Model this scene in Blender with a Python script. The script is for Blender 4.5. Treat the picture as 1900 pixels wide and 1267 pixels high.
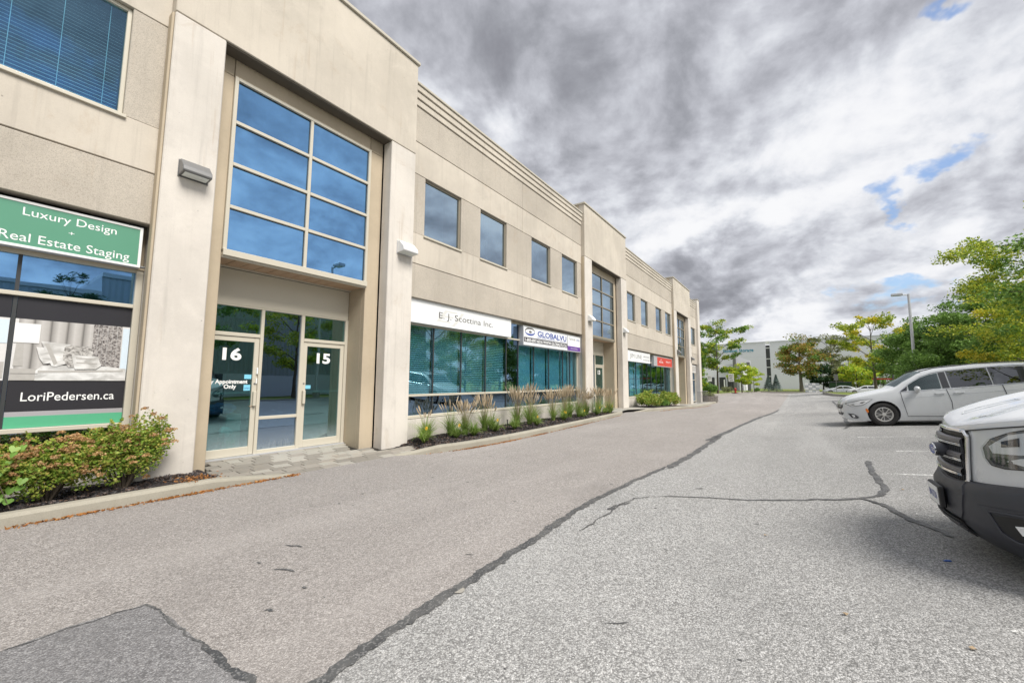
import bpy, bmesh, math, random
import numpy as np
from mathutils import Matrix, Vector
for o in list(bpy.data.objects): bpy.data.objects.remove(o)
rnd = random.Random(7)
S = bpy.context.scene
COL = S.collection
PI = math.pi

# ------------------------------------------------------------------ camera
cam_d = bpy.data.cameras.new('camera'); cam = bpy.data.objects.new('camera', cam_d); COL.objects.link(cam)
cam_d.sensor_width = 36; cam_d.lens = 14.239; cam_d.clip_start = .05; cam_d.clip_end = 6000
R3 = Matrix(((0.8211, 0.05084, 0.56851), (0.57076, -0.08209, -0.817), (0.00513, 0.99533, -0.09643)))
cam.matrix_world = Matrix.Translation((0, 0, 1.40)) @ R3.to_4x4()
S.camera = cam

# ------------------------------------------------------------------ light
EXPO = 0.95
SKY_STRENGTH = 0.10
SUN_EL, SUN_AZ = math.radians(52), math.radians(100)      # azimuth measured from +Y towards +X
sd = bpy.data.lights.new('sun', 'SUN'); sd.energy = 2.7; sd.angle = math.radians(28); sd.color = (1.0, .955, .885)
sun = bpy.data.objects.new('sun', sd); COL.objects.link(sun)
sdir = Vector((math.sin(SUN_AZ)*math.cos(SUN_EL), math.cos(SUN_AZ)*math.cos(SUN_EL), math.sin(SUN_EL)))
sun.rotation_euler = sdir.to_track_quat('Z', 'Y').to_euler()
S.view_settings.view_transform = 'Standard'; S.view_settings.look = 'None'
S.view_settings.exposure = EXPO; S.view_settings.gamma = 1.0; S.view_settings.use_curve_mapping = False
S.cycles.use_denoising = True
S.cycles.max_bounces = 8; S.cycles.transparent_max_bounces = 16; S.cycles.glossy_bounces = 4; S.cycles.diffuse_bounces = 3

class NT:
    """small helper to write node trees"""
    def __init__(s, tree): s.t = tree; s.n = tree.nodes; s.l = tree.links
    def node(s, ty, **k):
        n = s.n.new(ty)
        for a, v in k.items(): setattr(n, a, v)
        return n
    def put(s, sock, v):
        if v is None: return
        if hasattr(v, 'is_output') or isinstance(v, bpy.types.NodeSocket): s.l.new(v, sock)
        else:
            if sock.type == 'RGBA' and len(v) == 3: v = (*v, 1)
            sock.default_value = v
    def math(s, op, a, b=None, c=None, clamp=False):
        n = s.node('ShaderNodeMath', operation=op, use_clamp=clamp)
        for i, v in enumerate((a, b, c)):
            if v is not None: s.put(n.inputs[i], v)
        return n.outputs[0]
    def mix(s, f, a, b, bt='MIX'):
        n = s.node('ShaderNodeMix', data_type='RGBA', blend_type=bt)
        s.put(n.inputs[0], f); s.put(n.inputs[6], a); s.put(n.inputs[7], b)
        return n.outputs[2]
    def noise(s, vec, scale, detail=4, rough=.55, dist=0):
        n = s.node('ShaderNodeTexNoise'); s.put(n.inputs['Vector'], vec)
        n.inputs['Scale'].default_value = scale; n.inputs['Detail'].default_value = detail
        n.inputs['Roughness'].default_value = rough; n.inputs['Distortion'].default_value = dist
        return n.outputs[0]
    def vor(s, vec, scale, feat='F1'):
        n = s.node('ShaderNodeTexVoronoi', feature=feat); s.put(n.inputs['Vector'], vec); n.inputs['Scale'].default_value = scale
        return n
    def ramp(s, v, stops, interp='LINEAR'):
        n = s.node('ShaderNodeValToRGB'); n.color_ramp.interpolation = interp; s.put(n.inputs[0], v)
        e = n.color_ramp.elements
        while len(e) < len(stops): e.new(.5)
        for i, (p, c) in enumerate(stops):
            e[i].position = p; e[i].color = (*c, 1) if not isinstance(c, (int, float)) else (c, c, c, 1)
        return n.outputs[0]
    def rng(s, v, a, b, c=0., d=1.):
        n = s.node('ShaderNodeMapRange'); n.interpolation_type = 'SMOOTHSTEP'
        s.put(n.inputs[0], v)
        for i, q in enumerate((a, b, c, d)): n.inputs[i+1].default_value = q
        return n.outputs[0]
    def mapping(s, vec, scale=(1, 1, 1), loc=(0, 0, 0), rot=(0, 0, 0)):
        n = s.node('ShaderNodeMapping'); s.put(n.inputs[0], vec)
        n.inputs[1].default_value = loc; n.inputs[2].default_value = rot; n.inputs[3].default_value = scale
        return n.outputs[0]

# ------------------------------------------------------------------ sky: daylight above a broken cloud deck
W = bpy.data.worlds.new('World'); S.world = W; W.use_nodes = True
w = NT(W.node_tree); w.n.clear()
out = w.node('ShaderNodeOutputWorld'); bg = w.node('ShaderNodeBackground'); bg.inputs[1].default_value = SKY_STRENGTH
w.l.new(bg.outputs[0], out.inputs[0])
sky = w.node('ShaderNodeTexSky'); sky.sky_type = 'NISHITA'; sky.sun_disc = False
sky.sun_elevation = SUN_EL; sky.sun_rotation = SUN_AZ; sky.air_density = 1.2; sky.ozone_density = 2.0
tc = w.node('ShaderNodeTexCoord'); D = tc.outputs['Generated']
sx = w.node('ShaderNodeSeparateXYZ'); w.l.new(D, sx.inputs[0])
dx, dy, dz = sx.outputs
zz = w.math('MAXIMUM', dz, 0.0)
zi = w.math('DIVIDE', 1.0, w.math('ADD', zz, .42))
cx_ = w.node('ShaderNodeCombineXYZ')
w.put(cx_.inputs[0], w.math('MULTIPLY', dx, zi)); w.put(cx_.inputs[1], w.math('MULTIPLY', dy, zi))
P = cx_.outputs[0]
Pm = w.mapping(P, scale=(1.0, .95, 1), rot=(0, 0, math.radians(-24)))
n1 = w.noise(Pm, 2.5, 10, .52, .35)
n2 = w.noise(w.mapping(Pm, loc=(7.3, 2.1, 0)), 5.4, 9, .58, .3)
n1b = w.noise(w.mapping(Pm, loc=(.055, .015, 0)), 2.5, 10, .52, .35)
n2b = w.noise(w.mapping(Pm, loc=(7.335, 2.115, 0)), 5.4, 9, .58, .3)
n4 = w.noise(w.mapping(Pm, loc=(2.3, 5.1, 0)), 12.0, 8, .62, .2)
n4b = w.noise(w.mapping(Pm, loc=(2.318, 5.106, 0)), 12.0, 8, .62, .2)
n3 = w.noise(w.mapping(Pm, loc=(1.3, 9.1, 0)), .55, 3, .5)
az = w.math('ARCTAN2', dx, dy); el = w.math('ARCSINE', dz)
wob = w.noise(Pm, 2.2, 6, .6); wob2 = w.noise(w.mapping(Pm, loc=(4, 4, 0)), 2.2, 6, .6)
azw = w.math('ADD', az, w.math('MULTIPLY', w.math('SUBTRACT', wob, .5), .34))
elw = w.math('ADD', el, w.math('MULTIPLY', w.math('SUBTRACT', wob2, .5), .26))
def blob(a0, e0, sa, se, tilt=0.):
    a0, e0, sa, se, tilt = map(math.radians, (a0, e0, sa, se, tilt))
    da = w.math('SUBTRACT', azw, a0); de = w.math('SUBTRACT', elw, e0)
    c, s_ = math.cos(tilt), math.sin(tilt)
    u = w.math('DIVIDE', w.math('ADD', w.math('MULTIPLY', da, c), w.math('MULTIPLY', de, s_)), sa)
    v = w.math('DIVIDE', w.math('SUBTRACT', w.math('MULTIPLY', de, c), w.math('MULTIPLY', da, s_)), se)
    q = w.math('ADD', w.math('MULTIPLY', u, u), w.math('MULTIPLY', v, v))
    return w.math('POWER', 2.718, w.math('MULTIPLY', q, -1.0))
SKY_LUM = [(-39.2, 43.7, 18.3, 5.1, 0, -0.19), (-27.0, 35.3, 17.1, 6.3, 0, -0.24), (-11.6, 40.6, 11.1, 4.7, 0, -0.17), (-28.5, 38.1, 10.4, 4.3, 0, -0.12), (-17.5, 15.0, 10.6, 3.2, 0, -0.22), (-7.7, 11.1, 13.4, 2.4, 5, -0.26), (-0.5, 15.0, 8.6, 2.5, 0, -0.16), (-21.6, 27.0, 9.0, 3.2, 0, -0.14), (-9.8, 19.8, 12.8, 1.8, 0, 0.26), (-4.2, 20.3, 7.6, 1.3, 0, 0.2), (-39.0, 32.5, 8.8, 3.7, 30, 0.22), (-47.0, 35.4, 4.7, 3.4, 0, 0.2), (7.9, 30.7, 5.8, 4.2, 0, 0.2), (2.8, 27.0, 7.6, 3.2, 0, 0.14), (7.1, 6.2, 6.4, 2.0, 0, 0.26), (-3.8, 4.5, 14.1, 1.6, 0, 0.2), (12.6, 11.9, 4.0, 3.6, 0, 0.18), (16.9, 22.3, 2.5, 6.6, 0, 0.05), (7.2, 21.3, 5.8, 3.1, 0, 0.12), (14.7, 15.5, 2.0, 1.4, 0, -0.18), (2.5, 22.7, 6.0, 2.0, 0, -0.06), (-10.3, 6.8, 5.1, 1.4, 0, 0.15)]
SKY_BLUE = [(13.9, 21.1, 2.6, 1.0, 0, 0.95), (9.5, 19.5, 1.0, 1.2, 0, 0.7), (10.5, 16.9, 0.9, 2.3, 0, 0.85), (12.6, 33.6, 1.7, 0.6, -30, 0.8), (10.3, 11.1, 3.3, 0.9, 0, 0.85), (8.6, 9.2, 2.9, 1.0, 0, 0.75), (12.9, 7.5, 1.8, 1.1, 0, 0.7), (-12.3, 40.9, 1.0, 0.4, 0, 0.0)]

lum = w.math('ADD', w.math('MULTIPLY', n1, .80), w.math('MULTIPLY', n2, .32))
lum = w.math('ADD', lum, w.math('MULTIPLY', n3, .20))
for a_, b_, k_ in ((n1, n1b, 1.0), (n2, n2b, .60), (n4, n4b, .22)): lum = w.math('ADD', lum, w.math('MULTIPLY', w.math('SUBTRACT', a_, b_), k_))
for (a0, e0, sa, se, tl, k) in SKY_LUM:
    lum = w.math('ADD', lum, w.math('MULTIPLY', blob(a0, e0, sa, se, tl), k))
CL = 1/SKY_STRENGTH/(2**EXPO)
def cc(r, g, b, k=CL): return (r*k, g*k, b*k)
cloud = w.ramp(w.rng(lum, .10, 1.03), [(0, (.26, .265, .30)), (.20, (.355, .365, .405)), (.40, (.48, .49, .54)), (.58, (.60, .615, .67)), (.76, (.75, .77, .82)), (.90, (.88, .89, .925)), (1, (.95, .955, .975))])
cloudS = w.mix(1.0, cloud, (CL, CL, CL), 'MULTIPLY')
hole = w.math('MULTIPLY', w.rng(w.noise(w.mapping(Pm, loc=(3, 8, 0)), .8, 8, .6, .3), .53, .64), .8)
hole = w.math('MULTIPLY', hole, w.rng(az, math.radians(26), math.radians(42)))
for (a0, e0, sa, se, tl, k) in SKY_BLUE:
    hole = w.math('ADD', hole, w.math('MULTIPLY', blob(a0, e0, sa, se, tl), k))
hole = w.rng(w.math('ADD', hole, w.math('MULTIPLY', w.math('SUBTRACT', n4, .5), 1.5)), .30, .92)
hole = w.math('MULTIPLY', hole, .85)
blue = w.mix(1.0, sky.outputs[0], (.72, .80, .92), 'MULTIPLY')
skyc = w.mix(hole, cloudS, blue)
w.l.new(skyc, bg.inputs[0])

# ------------------------------------------------------------------ materials
MATS = {}
def material(name):
    m = bpy.data.materials.new(name); m.use_nodes = True
    t = NT(m.node_tree); t.n.clear(); o = t.node('ShaderNodeOutputMaterial'); MATS[name] = m
    return m, t, o
def principled(t, o, color, rough=.6, metal=0., spec=.5, coat=0., bump=None, bstr=.3, bdist=.01):
    b = t.node('ShaderNodeBsdfPrincipled')
    t.put(b.inputs['Base Color'], color); t.put(b.inputs['Roughness'], rough); b.inputs['Metallic'].default_value = metal
    b.inputs['Specular IOR Level'].default_value = spec; b.inputs['Coat Weight'].default_value = coat
    b.inputs['Coat Roughness'].default_value = .03
    if bump is not None:
        n = t.node('ShaderNodeBump'); n.inputs['Strength'].default_value = bstr; n.inputs['Distance'].default_value = bdist
        t.put(n.inputs['Height'], bump); t.l.new(n.outputs[0], b.inputs['Normal'])
    t.l.new(b.outputs[0], o.inputs[0]); return b
def plain(name, col, rough=.6, metal=0., spec=.5, coat=0., var=.10, vscale=3.):
    m, t, o = material(name)
    g = t.node('ShaderNodeNewGeometry').outputs['Position']
    n = t.noise(g, vscale, 5, .6)
    c = t.mix(t.math('MULTIPLY', n, var*2), col, tuple(x*.55 for x in col))
    r = t.math('ADD', rough, t.math('MULTIPLY', t.math('SUBTRACT', n, .5), .12))
    principled(t, o, c, r, metal, spec, coat)
    return m
def concrete(name, col, speck=.0, stain=.5, warm=(.40, .30, .20)):
    m, t, o = material(name)
    g = t.node('ShaderNodeNewGeometry').outputs['Position']
    big = t.noise(g, .55, 6, .62); med = t.noise(g, 2.6, 6, .65); fine = t.noise(g, 42, 4, .7)
    streak = t.noise(t.mapping(g, scale=(4.5, 4.5, .16)), 1.6, 8, .70)
    blot = t.noise(t.mapping(g, loc=(5, 2, 9)), 1.1, 8, .72, .6)
    drip = t.noise(t.mapping(g, scale=(7, 7, .45)), 1.0, 5, .6, .4)
    c = t.mix(t.rng(big, .32, .70), tuple(x*.86 for x in col), tuple(min(1, x*1.06) for x in col))
    c = t.mix(t.math('MULTIPLY', t.rng(streak, .50, .78), .42*stain), c, tuple(x*.62 for x in col))
    c = t.mix(t.math('MULTIPLY', t.rng(drip, .60, .80), .34*stain), c, warm)
    c = t.mix(t.math('MULTIPLY', t.rng(med, .55, .80), .30*stain), c, tuple(x*.70 for x in col))
    c = t.mix(t.math('MULTIPLY', t.rng(blot, .50, .70), .26*stain), c, tuple(min(1, x*1.16) for x in col))
    c = t.mix(t.math('MULTIPLY', t.rng(blot, .44, .30), .20*stain), c, warm)
    pit = t.vor(g, 7.0).outputs[0]
    c = t.mix(t.math('MULTIPLY', t.math('MULTIPLY', t.rng(pit, .10, .03), t.rng(med, .52, .6)), .55*stain), c, tuple(x*.45 for x in col))
    sp = t.vor(g, 150).outputs[1]
    sv = t.node('ShaderNodeRGBToBW'); t.l.new(sp, sv.inputs[0])
    c = t.mix(t.math('MULTIPLY', t.rng(sv.outputs[0], .45, .8), speck), c, tuple(x*.55 for x in col))
    c = t.mix(t.math('MULTIPLY', fine, .20), c, tuple(x*.74 for x in col))
    principled(t, o, c, .88, spec=.25, bump=t.math('ADD', fine, t.math('MULTIPLY', sv.outputs[0], speck*2)), bstr=.25, bdist=.006)
    return m
concrete('concrete_smooth', (.575, .522, .445), .12, 1.6)
concrete('concrete_pillar', (.655, .612, .555), .12, 1.6)
concrete('concrete_sand', (.515, .465, .395), .60, 1.35)
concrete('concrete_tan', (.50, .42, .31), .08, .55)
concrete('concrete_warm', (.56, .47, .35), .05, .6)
concrete('concrete_kerb', (.37, .345, .285), .22, 1.0, warm=(.2, .16, .1))
concrete('concrete_walk', (.36, .34, .30), .25, .9)
plain('concrete_far', (.74, .735, .82), .8, var=.03, vscale=.3)
plain('joint_dark', (.10, .085, .065), .9, var=.2)
plain('frame_beige', (.56, .52, .43), .42, .0, .5, var=.08)
plain('panel_beige', (.60, .56, .46), .55, var=.05)
plain('frame_dark', (.045, .048, .05), .4, var=.05)
plain('coping', (.52, .48, .40), .5, var=.15)
plain('soffit_brown', (.52, .36, .24), .7, var=.25)
plain('metal_grey', (.19, .19, .19), .42, .2, var=.2)
plain('metal_light', (.55, .56, .58), .4, .3, var=.12)
plain('lens_frost', (.72, .76, .74), .3, var=.05)
plain('white_paint', (.80, .80, .79), .45, var=.06)
plain('white_board', (.83, .845, .85), .35, var=.06)
plain('sign_green', (.105, .30, .195), .3, coat=.4, var=.10)
plain('poster_green', (.10, .42, .24), .35, var=.05)
plain('poster_black', (.028, .027, .032), .35, var=.05)
plain('poster_white', (.78, .78, .77), .4, var=.05)
plain('poster_grey', (.30, .285, .265), .5, var=.5, vscale=14)
plain('poster_mid', (.50, .48, .45), .5, var=.35, vscale=18)
plain('poster_light', (.72, .71, .70), .5, var=.22, vscale=12)
plain('poster_blue', (.62, .72, .80), .4, var=.05)
plain('silver', (.55, .53, .56), .3, .4, var=.1)
plain('letter_white', (.85, .86, .85), .4, var=.02)
plain('letter_grey', (.13, .125, .12), .4, var=.05)
plain('letter_pale', (.66, .66, .63), .4, var=.02)
plain('letter_blue', (.06, .10, .36), .4, var=.05)
plain('storage_blue', (.02, .27, .42), .4, var=.05)
plain('sign_purple', (.15, .06, .32), .4, var=.05)
plain('sign_bar', (.07, .065, .08), .4, var=.05)
plain('sign_red', (.62, .06, .045), .35, var=.08)
plain('sticker_blue', (.22, .60, .78), .4, var=.05)
plain('blind_white', (.82, .84, .82), .6, var=.03)
plain('blind_roller', (.72, .80, .84), .6, var=.05)
plain('frame_taupe', (.25, .22, .165), .45, var=.08)
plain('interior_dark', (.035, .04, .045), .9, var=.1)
plain('interior_mid', (.30, .33, .32), .9, var=.2)
plain('tarp_blue', (.03, .20, .60), .4, var=.2)
plain('bag_white', (.75, .78, .78), .5, var=.1)
plain('bag_green', (.05, .45, .16), .5, var=.1)
plain('orange_paint', (.75, .18, .02), .3, var=.1)
plain('hydrant_red', (.42, .03, .02), .45, var=.2)
plain('bark', (.12, .095, .07), .9, var=.5, vscale=14)
plain('bark_pale', (.20, .175, .14), .9, var=.5, vscale=14)
plain('rubber', (.022, .021, .021), .78, var=.2, vscale=20)
plain('car_white', (.60, .62, .64), .26, .0, .5, coat=.8, var=.03)
plain('car_silver', (.50, .53, .55), .28, .25, .5, coat=.7, var=.03)
plain('car_grey', (.20, .21, .22), .3, .3, .5, coat=.7, var=.03)
plain('car_plastic', (.042, .044, .054), .50, var=.25, vscale=9)
plain('car_black', (.008, .008, .009), .5, var=.05)
plain('grille_grey', (.13, .125, .135), .38, .3, var=.1)
plain('chrome', (.75, .76, .78), .10, 1.0, var=.03)
plain('alloy', (.66, .65, .63), .30, .45, var=.1)
plain('amber', (.75, .20, .02), .2, coat=.5, var=.05)
plain('lamp_silver', (.80, .81, .82), .28, .15, var=.06)
plain('lamp_red', (.35, .01, .01), .2, coat=.5, var=.05)
plain('roof_grey', (.2, .2, .2), .8)
plain('leaf_yellow_flower', (.75, .50, .02), .6, var=.1)
plain('flower_centre', (.45, .15, .01), .6)
plain('straw', (.40, .30, .19), .8, var=.35, vscale=5)
plain('block_stone', (.20, .18, .16), .9, var=.5, vscale=6)
m_, t_, o_ = material('tarmac_seal')
g_ = t_.node('ShaderNodeNewGeometry').outputs['Position']
bw_ = t_.node('ShaderNodeRGBToBW'); t_.l.new(t_.vor(g_, 95).outputs[1], bw_.inputs[0])
cs_ = t_.mix(t_.rng(t_.noise(g_, 5, 6, .7), .35, .7), (.045, .046, .048), (.095, .094, .092))
cs_ = t_.mix(t_.math('MULTIPLY', t_.rng(bw_.outputs[0], .60, .85), .5), cs_, (.26, .255, .25))
principled(t_, o_, cs_, t_.rng(t_.noise(g_, 3, 4, .6), .3, .7, .42, .8), bump=bw_.outputs[0], bstr=.4, bdist=.004)
plain('brick_dark', (.06, .055, .05), .7, var=.3)
plain('litter_blue', (.02, .10, .40), .3)

m_, t_, o_ = material('poster_headboard'); g_ = t_.node('ShaderNodeNewGeometry').outputs['Position']
wv_ = t_.node('ShaderNodeTexWave'); wv_.bands_direction = 'Y'; wv_.wave_profile = 'SAW'; wv_.inputs['Scale'].default_value = 2.15; wv_.inputs['Distortion'].default_value = .25; t_.put(wv_.inputs['Vector'], g_)
c_ = t_.ramp(wv_.outputs[1], [(0, (.10, .095, .09)), (.10, (.30, .285, .27)), (.45, (.56, .54, .52)), (.85, (.44, .42, .40)), (1, (.16, .15, .14))]); principled(t_, o_, t_.mix(t_.math('MULTIPLY', t_.noise(g_, 22, 5, .7), .35), c_, (.25, .24, .22)), .5)
def soft(name, a, b_, sc, rot=0.):
    m, t, o = material(name); g = t.node('ShaderNodeNewGeometry').outputs['Position']
    n = t.noise(t.mapping(g, scale=(1, 1, 1.5), rot=(rot, 0, 0)), sc, 3, .45, .8); f = t.noise(g, 60, 4, .7)
    c = t.mix(t.rng(n, .30, .68), a, b_); c = t.mix(t.math('MULTIPLY', f, .22), c, tuple(x*.6 for x in a)); principled(t, o, c, .45); return m
soft('pillow_pale', (.42, .41, .39), (.80, .795, .78), 6.5, .5); soft('pillow_fur', (.16, .15, .14), (.62, .60, .57), 26); soft('bed_cover', (.46, .455, .44), (.80, .80, .79), 5.0, .2)
soft('curtain_print', (.07, .06, .058), (.50, .47, .45), 34)
def glass(name, refl, trans, fac, rough=.0, dirt=0., fr=.38):
    m, t, o = material(name)
    gl = t.node('ShaderNodeBsdfGlossy'); t.put(gl.inputs[0], refl); gl.inputs[1].default_value = rough
    g = t.node('ShaderNodeNewGeometry').outputs['Position']
    n = t.node('ShaderNodeBump'); n.inputs['Strength'].default_value = .03; n.inputs['Distance'].default_value = .04
    t.put(n.inputs['Height'], t.noise(g, 1.1, 2, .5)); t.l.new(n.outputs[0], gl.inputs['Normal'])
    tr = t.node('ShaderNodeBsdfTransparent'); t.put(tr.inputs[0], trans)
    lw = t.node('ShaderNodeLayerWeight'); lw.inputs[0].default_value = .35
    f = t.math('ADD', fac, t.math('MULTIPLY', lw.outputs['Fresnel'], (1-fac)*fr), clamp=True)
    mx = t.node('ShaderNodeMixShader'); t.put(mx.inputs[0], f); t.l.new(tr.outputs[0], mx.inputs[1]); t.l.new(gl.outputs[0], mx.inputs[2])
    last = mx.outputs[0]
    if dirt:
        df = t.node('ShaderNodeBsdfDiffuse'); t.put(df.inputs[0], (.55, .62, .66))
        m2 = t.node('ShaderNodeMixShader')
        z = t.node('ShaderNodeSeparateXYZ'); t.l.new(g, z.inputs[0])
        d = t.math('MULTIPLY', t.rng(z.outputs[2], .55, .0), t.math('MULTIPLY', t.noise(t.mapping(g, scale=(9, 9, 2)), 2, 5, .7), dirt))
        t.put(m2.inputs[0], d); t.l.new(last, m2.inputs[1]); t.l.new(df.outputs[0], m2.inputs[2]); last = m2.outputs[0]
    t.l.new(last, o.inputs[0]); return m
glass('glass_blue', (.30, .60, .96), (.22, .48, .70), .70)
glass('glass_upper', (.62, .76, .88), (.40, .62, .70), .62)
glass('glass_slat', (.42, .62, .80), (.72, .92, .98), .16)
glass('glass_teal', (.62, .82, .88), (.66, .88, .94), .18)
glass('glass_door', (.52, .76, .80), (.46, .80, .80), .34, dirt=.6)
glass('glass_deep', (.40, .58, .82), (.10, .22, .36), .55, dirt=.5)
glass('glass_clear', (.6, .7, .75), (.75, .82, .82), .12)
glass('car_glass', (.85, .9, .92), (.30, .42, .40), .12)
glass('car_privacy', (.80, .82, .85), (.03, .03, .035), .16)
glass('lamp_glass', (.9, .9, .9), (.92, .93, .94), .03, fr=.10)

def asphalt(name, dark, mid, light, scale, pink=0):
    m, t, o = material(name)
    g = t.node('ShaderNodeNewGeometry').outputs['Position']
    v = t.vor(g, scale); bw = t.node('ShaderNodeRGBToBW'); t.l.new(v.outputs[1], bw.inputs[0])
    v2 = t.vor(t.mapping(g, loc=(3, 5, 1)), scale*.45); bw2 = t.node('ShaderNodeRGBToBW'); t.l.new(v2.outputs[1], bw2.inputs[0])
    f = t.math('ADD', t.math('MULTIPLY', bw.outputs[0], .75), t.math('MULTIPLY', bw2.outputs[0], .25))
    f = t.math('SUBTRACT', f, t.math('MULTIPLY', t.rng(v.outputs[0], .35, .75), .22))
    c = t.ramp(f, [(.12, dark), (.48, mid), (.78, light), (.95, tuple(min(1, x*1.45) for x in light))])
    big = t.noise(g, .16, 5, .6); md = t.noise(g, 1.3, 6, .65)
    c = t.mix(t.math('MULTIPLY', t.rng(big, .35, .68), .30), c, tuple(x*.72 for x in mid))
    c = t.mix(t.math('MULTIPLY', t.rng(md, .48, .78), .28), c, tuple(x*.62 for x in mid))
    wear = t.noise(t.mapping(g, scale=(1.0, .12, 1), loc=(2, 0, 0)), .9, 4, .5)
    c = t.mix(t.math('MULTIPLY', t.rng(wear, .50, .72), .16), c, tuple(min(1, x*1.12) for x in light))
    oil = t.noise(t.mapping(g, scale=(1, .5, 1), loc=(9, 3, 0)), .55, 6, .7)
    c = t.mix(t.math('MULTIPLY', t.rng(oil, .56, .74), .35), c, tuple(x*.55 for x in mid))
    dust = t.noise(t.mapping(g, loc=(4, 13, 0)), .35, 5, .6)
    c = t.mix(t.math('MULTIPLY', t.rng(dust, .52, .75), .22), c, tuple(min(1, x*1.25) for x in mid))
    spot = t.vor(t.mapping(g, scale=(1, 1.6, 1)), 1.6).outputs[0]
    c = t.mix(t.math('MULTIPLY', t.rng(spot, .055, .02), .45), c, dark)
    principled(t, o, c, .86, spec=.35, bump=t.math('SUBTRACT', f, t.math('MULTIPLY', v.outputs[0], .8)), bstr=.55, bdist=.008)
    return m
asphalt('asphalt_lane', (.15, .137, .127), (.305, .283, .268), (.46, .43, .41), 115)
asphalt('asphalt_lot', (.135, .133, .13), (.325, .322, .314), (.52, .515, .505), 100)
asphalt('asphalt_patch', (.095, .092, .093), (.205, .20, .202), (.34, .335, .335), 110)

def leafmat(name, cols, spec=.35, trans=.35):
    m, t, o = material(name)
    geo = t.node('ShaderNodeNewGeometry')
    c = t.ramp(geo.outputs['Random Per Island'], [(i/(len(cols)-1), x) for i, x in enumerate(cols)])
    n = t.noise(geo.outputs['Position'], .9, 3, .6)
    c = t.mix(t.math('MULTIPLY', t.rng(n, .38, .66), .45), c, tuple(x*.50 for x in cols[0]))
    b = t.node('ShaderNodeBsdfPrincipled'); t.put(b.inputs['Base Color'], c); b.inputs['Roughness'].default_value = .55
    b.inputs['Specular IOR Level'].default_value = spec
    tl = t.node('ShaderNodeBsdfTranslucent'); t.put(tl.inputs[0], c)
    mx = t.node('ShaderNodeMixShader'); mx.inputs[0].default_value = trans
    t.l.new(b.outputs[0], mx.inputs[1]); t.l.new(tl.outputs[0], mx.inputs[2]); t.l.new(mx.outputs[0], o.inputs[0]); return m
leafmat('leaf_green', [(0.075, 0.153, 0.025), (0.13, 0.249, 0.04), (0.2, 0.352, 0.063), (0.3, 0.476, 0.127)])
leafmat('leaf_locust', [(0.149, 0.23, 0.027), (0.297, 0.419, 0.041), (0.486, 0.594, 0.068), (0.743, 0.702, 0.068)])
leafmat('leaf_gold', [(0.351, 0.351, 0.027), (0.567, 0.54, 0.041), (0.8, 0.675, 0.054), (0.8, 0.648, 0.068)])
leafmat('leaf_maple', [(0.135, 0.189, 0.034), (0.27, 0.284, 0.041), (0.459, 0.297, 0.054), (0.567, 0.324, 0.095)])
leafmat('leaf_dull', [(0.135, 0.169, 0.068), (0.203, 0.243, 0.101), (0.297, 0.324, 0.162), (0.365, 0.338, 0.203)])
leafmat('leaf_dark', [(.02, .055, .018), (.035, .09, .03), (.06, .13, .045)])
leafmat('leaf_spruce', [(.10, .15, .13), (.16, .22, .20), (.24, .31, .29)], trans=.1)
leafmat('leaf_bright', [(0.216, 0.405, 0.027), (0.405, 0.621, 0.054), (0.675, 0.756, 0.068), (0.743, 0.608, 0.054)])
leafmat('leaf_shrub', [(.12, .22, .03), (.24, .38, .05), (.42, .50, .09), (.56, .44, .12)])
leafmat('leaf_vine', [(.17, .33, .06), (.24, .42, .09), (.33, .48, .14)])
leafmat('flower_rust', [(.45, .23, .11), (.60, .38, .17), (.62, .46, .22), (.52, .30, .19)])
leafmat('blade_green', [(.14, .25, .05), (.24, .38, .07), (.36, .48, .12), (.42, .46, .18)])
leafmat('blade_straw', [(.48, .37, .24), (.64, .52, .36), (.74, .63, .47)], trans=.3)
leafmat('litter', [(.30, .11, .03), (.45, .17, .04), (.50, .26, .08), (.24, .12, .05)], trans=.1)
leafmat('chip', [(.03, .027, .028), (.055, .05, .052), (.10, .09, .092), (.24, .15, .10)], trans=.0, spec=.4)
def ground_mat(name, a, b_, c_, sc=6):
    m, t, o = material(name)
    g = t.node('ShaderNodeNewGeometry').outputs['Position']
    f = t.noise(g, sc, 8, .75); h = t.noise(g, sc*.12, 4, .6)
    c = t.mix(t.rng(f, .3, .7), a, b_); c = t.mix(t.math('MULTIPLY', t.rng(h, .4, .7), .7), c, c_)
    principled(t, o, c, .95, spec=.15, bump=f, bstr=.8, bdist=.04); return m
ground_mat('grass_ground', (.085, .14, .03), (.20, .27, .06), (.30, .26, .11), 7)
ground_mat('mulch_ground', (.03, .027, .028), (.075, .065, .065), (.05, .042, .04), 40)
ground_mat('soil_dark', (.02, .018, .016), (.05, .045, .04), (.03, .03, .025), 10)
m, t, o = material('ribbed_metal')
g = t.node('ShaderNodeNewGeometry').outputs['Position']
wv = t.node('ShaderNodeTexWave'); wv.bands_direction = 'Y'; wv.inputs['Scale'].default_value = 1.2; t.put(wv.inputs['Vector'], g)
principled(t, o, t.mix(t.noise(g, .6, 4), (.42, .44, .46), (.34, .37, .40)), .4, .35, bump=wv.outputs[1], bstr=.6, bdist=.05)
def M(n): return MATS[n]

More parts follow.
